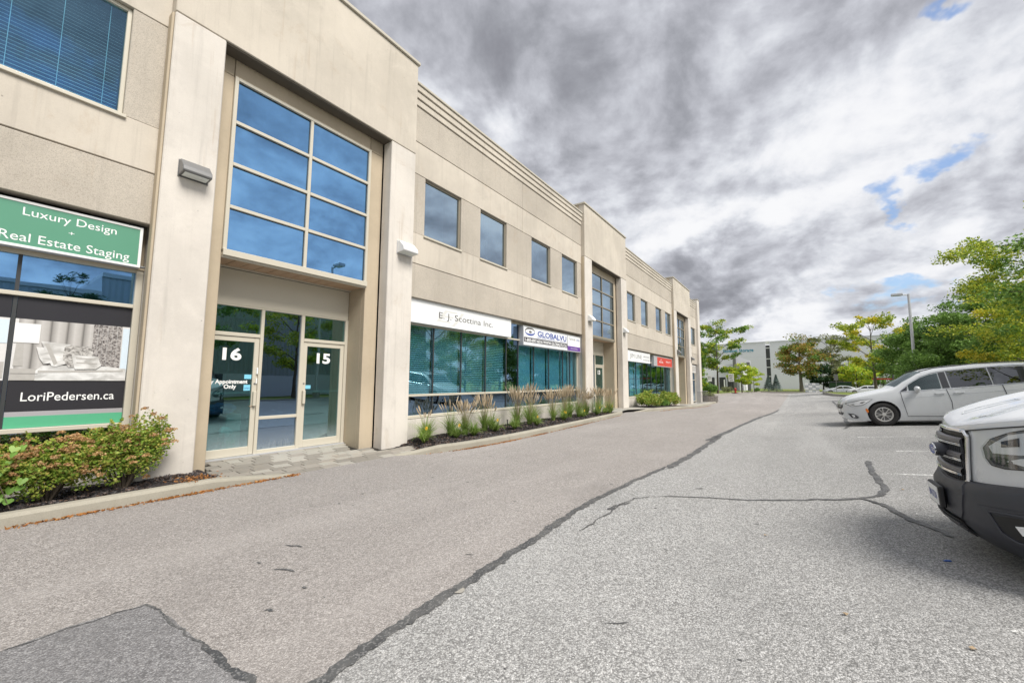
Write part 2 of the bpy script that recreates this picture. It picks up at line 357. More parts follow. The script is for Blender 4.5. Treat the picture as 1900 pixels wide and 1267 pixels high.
# ------------------------------------------------------------------ mesh helpers
def tag(o, label=None, cat=None, group=None, kind=None):
    if label: o['label'] = label
    if cat: o['category'] = cat
    if group: o['group'] = group
    if kind: o['kind'] = kind
    return o
def thing(name, label, cat, loc=(0, 0, 0), rz=0, group=None):
    o = bpy.data.objects.new(name, None); COL.objects.link(o); o.empty_display_size = .2
    o.location = loc; o.rotation_euler = (0, 0, rz)
    return tag(o, label, cat, group)
def link(o, parent=None, world=False):
    COL.objects.link(o)
    if parent is not None:
        o.parent = parent
        if world: o.matrix_parent_inverse = Matrix.Translation(parent.location).inverted()
    return o
class MB:
    def __init__(s): s.v = []; s.f = []; s.mi = []
    def quad(s, a, b, c, d, m=0):
        n = len(s.v); s.v += [tuple(a), tuple(b), tuple(c), tuple(d)]; s.f.append((n, n+1, n+2, n+3)); s.mi.append(m)
    def poly(s, pts, m=0):
        n = len(s.v); s.v += [tuple(p) for p in pts]; s.f.append(tuple(range(n, n+len(pts)))); s.mi.append(m)
    def box(s, x0, x1, y0, y1, z0, z1, m=0, tf=None):
        n = len(s.v)
        p = [(x0, y0, z0), (x1, y0, z0), (x1, y1, z0), (x0, y1, z0), (x0, y0, z1), (x1, y0, z1), (x1, y1, z1), (x0, y1, z1)]
        if tf: p = [tuple(tf @ Vector(q)) for q in p]
        s.v += p
        for f in ((0, 3, 2, 1), (4, 5, 6, 7), (0, 1, 5, 4), (1, 2, 6, 5), (2, 3, 7, 6), (3, 0, 4, 7)):
            s.f.append(tuple(n+i for i in f)); s.mi.append(m)
        return s
    def tube(s, pts, radii, n=8, m=0, caps=True):
        pts = [Vector(p) for p in pts]
        if not hasattr(radii, '__len__'): radii = [radii]*len(pts)
        base = len(s.v); up = Vector((0, 0, 1))
        for i, p in enumerate(pts):
            d = (pts[min(i+1, len(pts)-1)] - pts[max(i-1, 0)]).normalized()
            a = d.cross(up if abs(d.z) < .95 else Vector((1, 0, 0))).normalized(); b = d.cross(a)
            for k in range(n):
                q = 2*PI*k/n; s.v.append(tuple(p + (a*math.cos(q)+b*math.sin(q))*radii[i]))
        for i in range(len(pts)-1):
            for k in range(n):
                a0 = base+i*n+k; a1 = base+i*n+(k+1) % n
                s.f.append((a0, a1, a1+n, a0+n)); s.mi.append(m)
        if caps:
            s.f.append(tuple(base+k for k in range(n))[::-1]); s.mi.append(m)
            s.f.append(tuple(base+(len(pts)-1)*n+k for k in range(n))); s.mi.append(m)
        return s
    def lathe(s, prof, axis='Z', n=24, m=0, org=(0, 0, 0), close=False):
        base = len(s.v)
        for (r, h) in prof:
            for k in range(n):
                q = 2*PI*k/n; a, b = r*math.cos(q), r*math.sin(q)
                p = {'Z': (a, b, h), 'Y': (a, h, b), 'X': (h, a, b)}[axis]
                s.v.append((p[0]+org[0], p[1]+org[1], p[2]+org[2]))
        L = len(prof)
        for i in range(L if close else L-1):
            for k in range(n):
                a0 = base+i*n+k; a1 = base+i*n+(k+1) % n; b0 = base+((i+1) % L)*n+k; b1 = base+((i+1) % L)*n+(k+1) % n
                s.f.append((a0, a1, b1, b0)); s.mi.append(m)
        return s
    def prism(s, poly, fn, h0, h1, m=0):
        n = len(poly); b = len(s.v)
        s.v += [tuple(fn(x, y, h0)) for x, y in poly] + [tuple(fn(x, y, h1)) for x, y in poly]
        s.f.append(tuple(b+i for i in range(n))[::-1]); s.mi.append(m)
        s.f.append(tuple(b+n+i for i in range(n))); s.mi.append(m)
        for i in range(n):
            j = (i+1) % n; s.f.append((b+i, b+j, b+n+j, b+n+i)); s.mi.append(m)
        return s
    def grid(s, fn, us, vs, m=0, flip=False):
        b = len(s.v); nv = len(vs)
        for u in us:
            for v in vs: s.v.append(tuple(fn(u, v)))
        for i in range(len(us)-1):
            for j in range(nv-1):
                f = (b+i*nv+j, b+(i+1)*nv+j, b+(i+1)*nv+j+1, b+i*nv+j+1)
                s.f.append(f[::-1] if flip else f); s.mi.append(m)
        return s
    def build(s, name, mats, parent=None, world=False, smooth=False, bevel=0, recalc=True, **tg):
        me = bpy.data.meshes.new(name); me.from_pydata(s.v, [], s.f); 
        if not isinstance(mats, (list, tuple)): mats = [mats]
        for q in mats: me.materials.append(M(q))
        if len(mats) > 1: me.polygons.foreach_set('material_index', s.mi)
        if recalc:
            bm = bmesh.new(); bm.from_mesh(me); bmesh.ops.recalc_face_normals(bm, faces=bm.faces)
            if bevel:
                ed = [e for e in bm.edges if len(e.link_faces) == 2 and e.calc_face_angle() > .5]
                bmesh.ops.bevel(bm, geom=ed, offset=bevel, segments=2 if bevel > .02 else 1, affect='EDGES', clamp_overlap=True, profile=.6)
            bm.to_mesh(me); bm.free()
        if smooth:
            me.polygons.foreach_set('use_smooth', [True]*len(me.polygons))
            try: me.set_sharp_from_angle(angle=math.radians(38))
            except Exception: pass
        me.update()
        o = link(bpy.data.objects.new(name, me), parent, world)
        return tag(o, **tg)
def fast_mesh(name, V, F4, mat, parent=None, world=False):
    """V (n,3) array, F4 (m,4) index array"""
    me = bpy.data.meshes.new(name)
    me.vertices.add(len(V)); me.vertices.foreach_set('co', np.asarray(V, dtype=np.float32).ravel())
    k = F4.shape[1]; m = len(F4)
    me.loops.add(m*k); me.loops.foreach_set('vertex_index', F4.astype(np.int32).ravel())
    me.polygons.add(m); me.polygons.foreach_set('loop_start', np.arange(0, m*k, k, dtype=np.int32))
    me.polygons.foreach_set('loop_total', np.full(m, k, dtype=np.int32)) if bpy.app.version < (4, 1) else None
    me.materials.append(M(mat)); me.update(calc_edges=True); me.validate()
    return link(bpy.data.objects.new(name, me), parent, world)
def leaves(name, C, size, mat, parent=None, seed=0, aspect=1.9, flat=.5, world=False, droop=0.):
    """one small bent leaf (two quads) at each centre in C"""
    r = np.random.default_rng(seed); C = np.asarray(C, float); n = len(C)
    d = r.normal(size=(n, 3)); d[:, 2] = d[:, 2]*flat - droop; d /= np.linalg.norm(d, axis=1)[:, None]
    q = r.normal(size=(n, 3)); q[:, 2] *= .35
    s = np.cross(d, q); s /= np.linalg.norm(s, axis=1)[:, None]
    nn = np.cross(s, d)
    L = size*(.65+.7*r.random(n))[:, None]; Wd = L/aspect
    a = C-d*L*.5; b = C+d*L*.5; lift = nn*Wd*.22
    l = C+s*Wd*.5+lift-d*L*.06; rr = C-s*Wd*.5+lift-d*L*.06
    V = np.stack([a, l, b, rr], 1).reshape(-1, 3)
    F = np.arange(4*n).reshape(n, 4)
    return fast_mesh(name, V, F, mat, parent, world)
def text(s, y0, y1, zb, cap, X, mat, parent=None, bold=0., world=True, name='lettering', shear=0., label=None, thick=.002, tf=None, extra=None):
    """flat lettering facing +X, from y0 to y1, capitals cap tall, standing on zb"""
    cu = bpy.data.curves.new(name, 'FONT'); cu.body = s; cu.offset = bold; cu.shear = shear; cu.resolution_u = 3
    tmp = bpy.data.objects.new('t', cu); COL.objects.link(tmp)
    dg = bpy.context.evaluated_depsgraph_get(); me = bpy.data.meshes.new_from_object(tmp.evaluated_get(dg))
    bpy.data.objects.remove(tmp); bpy.data.curves.remove(cu)
    co = np.empty(len(me.vertices)*3); me.vertices.foreach_get('co', co); co = co.reshape(-1, 3)
    x0, x1 = co[:, 0].min(), co[:, 0].max()
    u = y0+(co[:, 0]-x0)/(x1-x0)*(y1-y0); v = zb+co[:, 1]/.73*cap
    if tf: co = np.array([tf(a, b) for a, b in zip(u, v)])
    else: co = np.stack([np.full(len(u), X), u, v], 1)
    me.vertices.foreach_set('co', co.ravel()); me.materials.clear(); me.materials.append(M(mat)); me.name = name; me.update()
    o = link(bpy.data.objects.new(name, me), parent, world)
    if label: o['label'] = label
    return o
def copy_tree(o, parent=None):
    c = o.copy(); COL.objects.link(c)
    if parent is not None: c.parent = parent
    for ch in list(o.children): copy_tree(ch, c)
    return c

# ground height: level by the facade, dished along the lane, rising across the stalls, falling away beyond the second entrance
def B(y):
    t = min(max((y-20)/20., 0), 1); return -.55*(t*t*(3-2*t))
def G(x, y):
    c = lambda v, a, b: min(max(v, a), b)
    return B(y)-.13-.025*c(x+6.7, 0, 6)+.070*c(x+.7, 0, 9)+.08*c((y-5)/12., 0, 1)*c((x+.7)/3., 0, 1)

# ================================================================== SETTING
def sheet(name, mat, xs, ys, zf, thick=None, **tg):
    b = MB(); b.grid(lambda y, x: (x, y, zf(x, y)), ys, xs, flip=True)
    return b.build(name, mat, recalc=False, kind='structure')
def frange(a, b, n): return [a+(b-a)*i/n for i in range(n+1)]
SEAM = [(-30, -2.3), (0, -2.25), (1.3, -2.2), (2.1, -2.26), (3.3, -2.3), (4.2, -2.34), (5.4, -2.36), (6.9, -2.27), (8.0, -2.13), (10.0, -2.05), (14, -1.95), (20, -1.65), (27, -1.3), (41, -1.2), (60, -1.1), (99, -1.0)]
def seam(y):
    for (a, xa), (b, xb) in zip(SEAM, SEAM[1:]):
        if a <= y <= b: return xa+(xb-xa)*(y-a)/(b-a)
    return -2
ysn = frange(-25, 0, 12)[:-1]+frange(0, 20, 80)[:-1]+frange(20, 60, 60)[:-1]+frange(60, 99, 15)
b = MB()
b.grid(lambda y, k: ((lambda x: (x, y, G(x, y)))(seam(y)+(-7.0-seam(y))*k)), ysn, frange(0, 1, 14))
b.build('driving_lane', 'asphalt_lane', recalc=False, kind='structure')
b = MB(); b.grid(lambda y, k: ((lambda x: (x, y, G(x, y)))(seam(y)+(7.0-seam(y))*k)), ysn, frange(0, 1, 90), flip=True)
b.build('parking_lot', 'asphalt_lot', recalc=False, kind='structure')
sheet('parking_lot_far', 'asphalt_lot', frange(7.0, 48, 12), frange(58, 99, 8), lambda x, y: G(7, y)-.02*(x-7)-.004)
sheet('side_road', 'asphalt_lane', frange(-40, -7.0, 10), frange(43.6, 99, 14), lambda x, y: G(x, y)-.003)
b = MB(); b.quad((-1500, -600, -1.05), (1500, -600, -1.05), (1500, 2500, -1.05), (-1500, 2500, -1.05)); b.build('ground', 'grass_ground', kind='structure')

def ribbon(name, pts, width, mat, dz=.007, seed=1, jag=.25, wf=None, kind='structure', cap=.3):
    """irregular strip of crack filler following the ground"""
    r = random.Random(seed); P = []
    for (a, c) in zip(pts, pts[1:]):
        n = max(2, int(math.hypot(c[0]-a[0], c[1]-a[1])/.03)) if a[1] < 14 else max(2, int(math.hypot(c[0]-a[0], c[1]-a[1])/.35))
        P += [(a[0]+(c[0]-a[0])*i/n, a[1]+(c[1]-a[1])*i/n) for i in range(n)]
    P.append(pts[-1]); b = MB(); L = []; Rr = []
    wob = 0; ja = jb = 0
    for i, p in enumerate(P):
        q = P[min(i+1, len(P)-1)]; o = P[max(i-1, 0)]; d = Vector((q[0]-o[0], q[1]-o[1])); d = d.normalized() if d.length else Vector((0, 1))
        nrm = Vector((-d.y, d.x)); t = i/(len(P)-1)
        wob = wob*.8+r.uniform(-1, 1)*.012
        ww = width*(wf(t) if wf else 1)*.5
        ta = min(1, min(t, 1-t)/.04*(1-cap)+cap)
        ja = ja*.72+r.uniform(-jag, jag)*.62; jb = jb*.72+r.uniform(-jag, jag)*.62
        l = ww*ta*max(.12, 1+ja+r.uniform(-.12, .12)); rr = ww*ta*max(.12, 1+jb+r.uniform(-.12, .12))
        for s_, arr in ((l, L), (-rr, Rr)):
            x, y = p[0]+nrm.x*(s_+wob), p[1]+nrm.y*(s_+wob); arr.append((x, y, G(x, y)+dz))
    for i in range(len(P)-1): b.quad(Rr[i], Rr[i+1], L[i+1], L[i])
    return b.build(name, mat, recalc=False, kind=kind)
ribbon('crack_filler', [(seam(y)+.0, y) for y in (-4, 0, .6, 1.3, 2.1, 3.3, 4.2, 5.4, 6.9, 8.4)], .085, 'tarmac_seal', seed=2, wf=lambda t: 1.25-.35*t, jag=.3)
ribbon('crack_filler', [(seam(8.2)+.05, 8.2), (seam(10)+.05, 10), (-1.98, 12.5), (-1.95, 14)], .13, 'tarmac_seal', seed=3, jag=.3)
ribbon('crack_filler', [(seam(12.6)-.14, 12.6), (-1.86, 16), (-1.62, 20), (-1.35, 25), (-1.3, 30), (-1.2, 40)], .14, 'tarmac_seal', seed=4, jag=.3)
ribbon('crack_filler', [(-2.3, 1.18), (-2.16, 1.28), (-2.03, 1.24), (-1.9, 1.12), (-1.82, .9)], .075, 'tarmac_seal', seed=5)
ribbon('crack_filler', [(-1.685, 6.196), (-1.0, 6.667), (-0.27, 6.956), (0.427, 7.263), (0.686, 7.425), (0.874, 7.686)], .05, 'tarmac_seal', seed=6, wf=lambda t: .5+1.0*t, jag=.35)
ribbon('crack_filler', [(0.814, 7.568), (0.906, 7.763), (0.987, 8.065), (1.013, 8.485), (1.013, 8.99), (1.026, 9.674), (1.061, 10.242), (1.087, 10.684)], .085, 'tarmac_seal', seed=7, dz=.0085, jag=.2)
ribbon('crack_filler', [(0.645, 7.409), (0.733, 7.352), (0.857, 7.143), (0.93, 6.786), (0.998, 6.496), (1.076, 6.323), (1.156, 6.168), (1.225, 5.989)], .062, 'tarmac_seal', seed=8, dz=.010, jag=.2, wf=lambda t: .7+.6*math.sin(t*3.1))
ribbon('crack_filler', [(-2.038, 4.249), (-2.018, 4.81), (-2.002, 5.519), (-1.929, 5.86), (-1.697, 6.186)], .02, 'tarmac_seal', seed=9, jag=.9)
ribbon('crack_filler', [(-2.057, 5.134), (-2.023, 5.271), (-1.999, 5.405), (-1.932, 5.638)], .05, 'tarmac_seal', seed=10, jag=.7)
ribbon('crack_filler', [(1.22, 16.988), (1.435, 18.096), (1.505, 19.666), (1.711, 23.37), (2.389, 35.01), (2.782, 43.529), (3.009, 52.761)], .14, 'tarmac_seal', seed=14, jag=.35)
ribbon('crack_filler', [(-5.555, 28.404), (-3.603, 26.866), (-1.734, 24.612), (-1.393, 26.243), (-0.132, 32.747), (1.701, 30.033)], .045, 'tarmac_seal', seed=15, jag=.6)
ribbon('crack_filler', [(-5.833, 32.888), (-3.98, 43.141), (-0.74, 46.496), (2.146, 40.449)], .018, 'tarmac_seal', seed=16, jag=.8)
PATCH = [(-3.908, 0.376), (-3.941, 0.652), (-3.882, 1.025), (-3.561, 1.075), (-3.327, 1.085), (-3.063, 1.107), (-2.738, 1.109), (-2.481, 1.15)]
STALLS = [(1.43, 17.49, 0.06), (1.34, 14.72, 0.06), (1.72, 12.08, 0.06), (1.12, 9.37, 0.06), (1.1, 6.81, 0.06), (1.04, 4.03, 0.06), (1.5, 20.2, 0.08), (1.55, 22.9, 0.08), (1.6, 25.6, 0.08), (1.7, 28.3, 0.08)]
PLUG = (-2.25, 2.52)
LEAFPTS = [(1.194, 8.138), (-0.343, 5.317), (0.208, 3.797), (0.788, 3.675)]
LITTER = (1.02, 5.25)
MINIVAN = (1.31, 18.65, .06, -.065, .08)
VAN = (1.17, 5.6, .0, -.17, .055)
ribbon('oil_smudge', [(-4.126, 2.103), (-4.047, 2.15), (-3.964, 2.2)], 0.022, 'tarmac_seal', seed=40, dz=.005, jag=1.1, cap=.1)
ribbon('oil_smudge', [(-3.718, 1.803), (-3.631, 1.871), (-3.551, 1.921)], 0.022, 'tarmac_seal', seed=41, dz=.005, jag=1.1, cap=.1)
ribbon('oil_smudge', [(-2.628, 3.016), (-2.592, 3.059), (-2.557, 3.072)], 0.018, 'tarmac_seal', seed=42, dz=.005, jag=1.1, cap=.1)
ribbon('oil_smudge', [(-3.154, 1.491), (-3.132, 1.516), (-3.095, 1.528)], 0.020, 'tarmac_seal', seed=43, dz=.005, jag=1.1, cap=.1)
ribbon('oil_smudge', [(-5.085, 2.858), (-5.016, 2.889)], 0.015, 'tarmac_seal', seed=44, dz=.005, jag=1.1, cap=.1)
ribbon('oil_smudge', [(-1.182, 2.817), (-1.135, 2.868), (-1.034, 2.929)], 0.016, 'tarmac_seal', seed=45, dz=.005, jag=1.1, cap=.1)
ribbon('oil_smudge', [(-1.361, 6.977), (-1.265, 7.097)], 0.020, 'tarmac_seal', seed=46, dz=.005, jag=1.1, cap=.1)

# darker repaired patch with a raw edge
b = MB(); pp = []
for a_, c_ in zip(PATCH, PATCH[1:]):
    for k in range(14): f_ = k/14; pp.append((a_[0]+(c_[0]-a_[0])*f_+rnd.uniform(-.006, .006), a_[1]+(c_[1]-a_[1])*f_+rnd.uniform(-.006, .006)))
pp += [PATCH[-1], (-3.0, -3), (-4.2, -3)]
n = 18; b.poly([(x, y, G(x, y)+.003) for x, y in pp]); b.build('asphalt_patch', 'asphalt_patch', recalc=True, kind='structure')
ribbon('crack_filler', PATCH[:3], .012, 'tarmac_seal', dz=.006, seed=11, jag=.6)
ribbon('crack_filler', PATCH[2:6], .016, 'tarmac_seal', dz=.006, seed=12, jag=.8)
ribbon('crack_filler', PATCH[5:], .045, 'tarmac_seal', dz=.006, seed=13, jag=.5)
# worn stall lines
mm, t, o = material('line_paint')
g = t.node('ShaderNodeNewGeometry').outputs['Position']
wn = t.noise(g, 26, 6, .75); wb = t.noise(g, 1.6, 3, .6)
pr = t.node('ShaderNodeBsdfPrincipled'); pr.inputs['Base Color'].default_value = (.74, .74, .72, 1); pr.inputs['Roughness'].default_value = .7
tr = t.node('ShaderNodeBsdfTransparent'); mx = t.node('ShaderNodeMixShader')
t.put(mx.inputs[0], t.rng(t.math('ADD', wn, t.math('MULTIPLY', t.math('SUBTRACT', wb, .5), .7)), .47, .58)); t.l.new(tr.outputs[0], mx.inputs[1]); t.l.new(pr.outputs[0], mx.inputs[2]); t.l.new(mx.outputs[0], o.inputs[0])
for i, (x, y, a) in enumerate(STALLS):
    c, s_ = math.cos(a), math.sin(a); b = MB(); L = 5.0; n = 20
    for k in range(n):
        u0, u1 = L*k/n, L*(k+1)/n
        q = [(x+c*u-s_*v, y+s_*u+c*v) for u, v in ((u0, -.05), (u1, -.05), (u1, .05), (u0, .05))]
        b.quad(*[(p[0], p[1], G(*p)+.004) for p in q])
    b.build('stall_line', 'line_paint', recalc=False, kind='structure')

# small dark spots and one pale round plug in the lane
b = MB()
for i in range(46):
    x = rnd.uniform(-5.6, -.2); y = rnd.uniform(1.5, 15); r = rnd.uniform(.008, .030)
    b.poly([(x+r*rnd.uniform(.7, 1.7)*math.cos(a), y+r*rnd.uniform(.5, .9)*math.sin(a), G(x, y)+.004) for a in [k*PI/4 for k in range(8)]])
b.build('asphalt_spots', 'tarmac_seal', kind='stuff')
b = MB(); x, y = PLUG; b.poly([(x+.045*math.cos(k*PI/6)*(1+.15*math.sin(k*3)), y+.05*math.sin(k*PI/6), G(x, y)+.007) for k in range(12)]); b.build('survey_plug', 'concrete_walk', kind='structure')

# ---- kerbs, beds, walks
K2 = [(-6.74, 5.55), (-6.42, 6.1), (-6.22, 6.9), (-6.14, 7.8), (-6.12, 9), (-6.16, 10.5), (-6.24, 12.5), (-6.36, 15), (-6.50, 17.2), (-6.62, 18.5), (-6.95, 19.15), (-7.4, 19.3)]
K3 = [(-6.75, 20.6), (-6.35, 21.2), (-6.15, 22.5), (-6.05, 25), (-6.2, 29), (-6.4, 33), (-6.55, 38), (-6.45, 44), (-6.6, 46.5), (-7.2, 48), (-8.4, 48.8), (-10, 49)]
K1 = [(-6.76, -9), (-6.74, -4), (-6.72, 0), (-6.72, 1.28), (-6.72, 2.4), (-6.71, 3.55)]
def kerb(pts, h0=None, ends=(0, 0)):
    """kerb stones end to end along pts: each stone its own piece with a 4 mm joint"""
    P = []
    acc = 0; cur = [pts[0]]; stones = []
    dense = []
    for a, c in zip(pts, pts[1:]):
        L = math.hypot(c[0]-a[0], c[1]-a[1]); n = max(1, int(L/.3))
        dense += [(a[0]+(c[0]-a[0])*i/n, a[1]+(c[1]-a[1])*i/n) for i in range(n)]
    dense.append(pts[-1]); tot = sum(math.hypot(q[0]-p[0], q[1]-p[1]) for p, q in zip(dense, dense[1:])); s = 0
    def fr(i):
        q = dense[min(i+1, len(dense)-1)]; o = dense[max(i-1, 0)]; d = Vector((q[0]-o[0], q[1]-o[1])).normalized(); return Vector((-d.y, d.x))
    per = 10; i = 0; run = 0
    while i < len(dense)-1:
        j = min(i+per, len(dense)-1); b = MB(); rows = []
        for k in range(i, j+1):
            x, y = dense[k]; nr = fr(k); t = k/(len(dense)-1); hh = .0
            e = 1.0
            if ends[0]: e = min(e, t*tot/.9)
            if ends[1]: e = min(e, (1-t)*tot/.9)
            top = B(y)-.13+.135*max(.04, e); off = 0
            if k == i and i: off = .004
            if k == j and j < len(dense)-1: off = -.004
            dirv = Vector((nr.y, -nr.x)); 
            pr = [(0, B(y)-.6), (0, top-.035), (.012, top-.010), (.04, top), (.15, top), (.15, B(y)-.6)]
            rows.append([(x+nr.x*u+dirv.x*off, y+nr.y*u+dirv.y*off, z) for u, z in pr])
        n = len(pr)
        base = len(b.v)
        for r_ in rows: b.v += r_
        for a in range(len(rows)-1):
            for c in range(n):
                d = (c+1) % n; b.f.append((base+a*n+c, base+(a+1)*n+c, base+(a+1)*n+d, base+a*n+d)); b.mi.append(0)
        b.f.append(tuple(range(base, base+n))); b.mi.append(0); b.f.append(tuple(range(base+(len(rows)-1)*n, base+len(rows)*n))); b.mi.append(0)
        yield b; i = j
def kerb_run(label, pts, ends):
    root = thing('kerb', label, 'kerb', (pts[0][0], pts[0][1], B(pts[0][1])-.13))
    for b in kerb(pts, ends=ends): b.build('kerb_stone', 'concrete_kerb', root, world=True)
    return root
kerb_run('pale concrete kerb edging the mulch bed with the orange shrubs, running out left of the frame', K1, (0, 1))
kerb_run('curved concrete kerb in front of the bed of tall grasses', K2, (1, 1))
kerb_run('far concrete kerb bending round the corner of the beige building', K3, (1, 0))

def strip(name, left, right_pts, zf, mat, ny=None, kind='structure'):
    """sheet between x=left and a polyline on its right"""
    b = MB(); P = right_pts
    for (x0, y0), (x1, y1) in zip(P, P[1:]):
        for k in range(4):
            fa = frange(x0, x1, 4)[k]; fb = frange(x0, x1, 4)[k+1]; ya = frange(y0, y1, 4)[k]; yb = frange(y0, y1, 4)[k+1]
            n = 8
            for q in range(n):
                xa = left+(fa-left)*q/n; xb = left+(fa-left)*(q+1)/n; xc = left+(fb-left)*(q+1)/n; xd = left+(fb-left)*q/n
                b.quad((xa, ya, zf(xa, ya)), (xb, ya, zf(xb, ya)), (xc, yb, zf(xc, yb)), (xd, yb, zf(xd, yb)))
    return b.build(name, mat, kind=kind, recalc=False)
def bump(x, y): return .018*math.sin(x*9+y*3)+.014*math.sin(y*7.3-x*4)
strip('mulch_bed', -8.2, [(-6.87, -9), (-6.87, 0), (-6.87, 2.2), (-7.1, 2.55), (-7.55, 2.56)], lambda x, y: B(y)-.02+bump(x, y)*.8, 'mulch_ground')
strip('mulch_bed', -8.2, [(-6.95, 6.15), (-6.57, 6.3), (-6.37, 7.0), (-6.29, 7.8), (-6.27, 9), (-6.31, 10.5), (-6.39, 12.5), (-6.51, 15), (-6.65, 17.2), (-6.95, 18.1)], lambda x, y: B(y)-.02+bump(x, y)*.8-.09*min(1, max(0, (7.1-y)/.8)), 'mulch_ground')
strip('walkway', -8.6, [(-6.9, 18.0), (-6.6, 18.3), (-6.85, 19.2), (-6.9, 20.0), (-6.45, 21.3), (-6.3, 22.5), (-6.2, 25), (-6.35, 29), (-6.55, 33), (-6.7, 38), (-6.6, 44), (-6.75, 46.5), (-7.2, 47.8), (-8.4, 48.6)], lambda x, y: B(y)-.006, 'concrete_walk')
strip('mulch_bed', -8.2, [(-6.35, 22.6), (-6.27, 25), (-6.4, 29), (-6.6, 32.6)], lambda x, y: B(y)+.012, 'mulch_ground')
# entrance paving: each paver its own stone
b = MB(); b.quad((-8.6, 2.2, -.035), (-6.73, 2.2, -.17), (-6.73, 6.6, -.17), (-8.6, 6.6, -.035)); base = b.build('entrance_paving', 'soil_dark', kind='structure', recalc=False)
def pz(x): return -.004-.118*(x+8.42)/1.69
shared = {}
cols3 = ['concrete_walk', 'paver_a', 'paver_b']
concrete('paver_a', (.30, .275, .24), .25, .9); concrete('paver_b', (.25, .23, .20), .25, .9)
row = 0; x = -8.40
while x < -6.76:
    wd = .20 if row % 3 else .145
    y = 2.45+((row*7) % 5)*.06
    while y < 6.55:
        ln = (.31, .21, .26)[(row+int(y*10)) % 3]
        y1 = min(y+ln, 6.6); x1 = min(x+wd, -6.725)
        inside = not (x < -7.5 and (y < 2.62 and x < -7.8)) and not (y1 > 6.2 and x < -7.4) and y1-y > .08
        if x > -7.45 and (y < 2.55): inside = False
        if x < -7.48 and y1 > 5.5: inside = x > -7.8 and y1 < 5.7
        if inside and x1-x > .05:
            key = (round(x1-x, 3), round(y1-y, 3), rnd.randrange(3))
            if key not in shared:
                q = MB(); g_ = .006; q.box(g_, key[0]-g_, g_, key[1]-g_, -.05, 0)
                shared[key] = q.build('paver', cols3[key[2]], base, bevel=.006); ob = shared[key]
            else: ob = shared[key].copy(); COL.objects.link(ob)
            ob.location = (x, y, pz(x+wd/2)+rnd.uniform(-.0025, .0025)); ob.rotation_euler = (rnd.uniform(-.006, .006), .070, 0)
        y = y1
    x += wd; row += 1

# grass verge, island, median
def slab(name, pts, z0, z1, mat, kind='structure'):
    b = MB(); b.prism(pts, lambda x, y, h: (x, y, h), z0, z1); return b.build(name, mat, kind=kind)
slab('grass_verge', [(-60, 52), (-14, 54), (-12.2, 62), (-10.2, 75), (-8.6, 90), (-6, 98.7), (-60, 98.7)], -1, -.53, 'grass_ground')
slab('grass_lawn', [(-60, 98.8), (48, 98.8), (60, 130), (60, 400), (-60, 400)], -1, -.50, 'grass_ground')
slab('median_strip', [(7.1, -25), (11.9, -25), (11.9, 58), (7.1, 58)], -1, .36, 'grass_ground')
slab('parking_island', [(3.9, 84), (3.6, 80), (4.3, 69), (6.2, 61), (7.2, 58.2), (20, 58.2), (20, 84)], -1, -.12, 'grass_ground')
r_ = thing('kerb', 'pale kerb round the grass island in front of the distant parked cars', 'kerb', (4, 70, -.7))
b = MB()
isl = [(4.1, 84.1), (3.45, 80), (4.15, 68.7), (6.1, 60.8), (7.0, 57.9)]
for a, c in zip(isl, isl[1:]):
    d = Vector((c[0]-a[0], c[1]-a[1])).normalized(); n_ = Vector((-d.y, d.x))*.18
    b.poly([(a[0], a[1], -.10), (c[0], c[1], -.10), (c[0]+n_.x, c[1]+n_.y, -.10), (a[0]+n_.x, a[1]+n_.y, -.10)])
    b.quad((a[0], a[1], -.10), (a[0], a[1], -1), (c[0], c[1], -1), (c[0], c[1], -.10))
b.build('kerb_stone', 'concrete_walk', r_, world=True)
r_ = thing('kerb', 'long pale kerb along the grass median behind the parking stalls', 'kerb', (7, 0, .2))
b = MB(); b.box(6.94, 7.098, -25, 58, -.8, .372); b.build('kerb_stone', 'concrete_walk', r_, world=True)
r_ = thing('kerb', 'low kerb edging the grass verge beside the far hydrant', 'kerb', (-10, 75, -.6))
b = MB(); vg = [(-14, 53.9), (-12.0, 62), (-10.0, 75), (-8.4, 90), (-5.9, 98.6)]
for a, c in zip(vg, vg[1:]):
    d = Vector((c[0]-a[0], c[1]-a[1])).normalized(); n_ = Vector((-d.y, d.x))*.2
    b.prism([(a[0], a[1]), (c[0], c[1]), (c[0]+n_.x, c[1]+n_.y), (a[0]+n_.x, a[1]+n_.y)], lambda x, y, h: (x, y, h), -1, -.515)
b.build('kerb_stone', 'concrete_walk', r_, world=True)
r_ = thing('kerb', 'straight pale kerb across the far end of the lane before the lawn', 'kerb', (0, 98.8, -.6))
b = MB(); b.box(-5.9, 48, 98.6, 98.79, -1, -.49); b.build('kerb_stone', 'concrete_walk', r_, world=True)

# ================================================================== THE BEIGE BUILDING
X0, X1, XG, XD = -7.50, -7.68, -7.95, -8.40     # pier faces, bay wall face, shopfront glass, entrance doors
bld = thing('commercial_building', 'long beige two storey precast concrete unit building with projecting entrance bays along the left', 'building', (-9, 20, 0))
def pan(name, mat, *boxes, bevel=.008, parent=bld):
    b = MB()
    for q in boxes: b.box(*q)
    return b.build(name, mat, parent, world=parent is bld, bevel=bevel)
J = .008
YE = 43.4; YS = -9.0
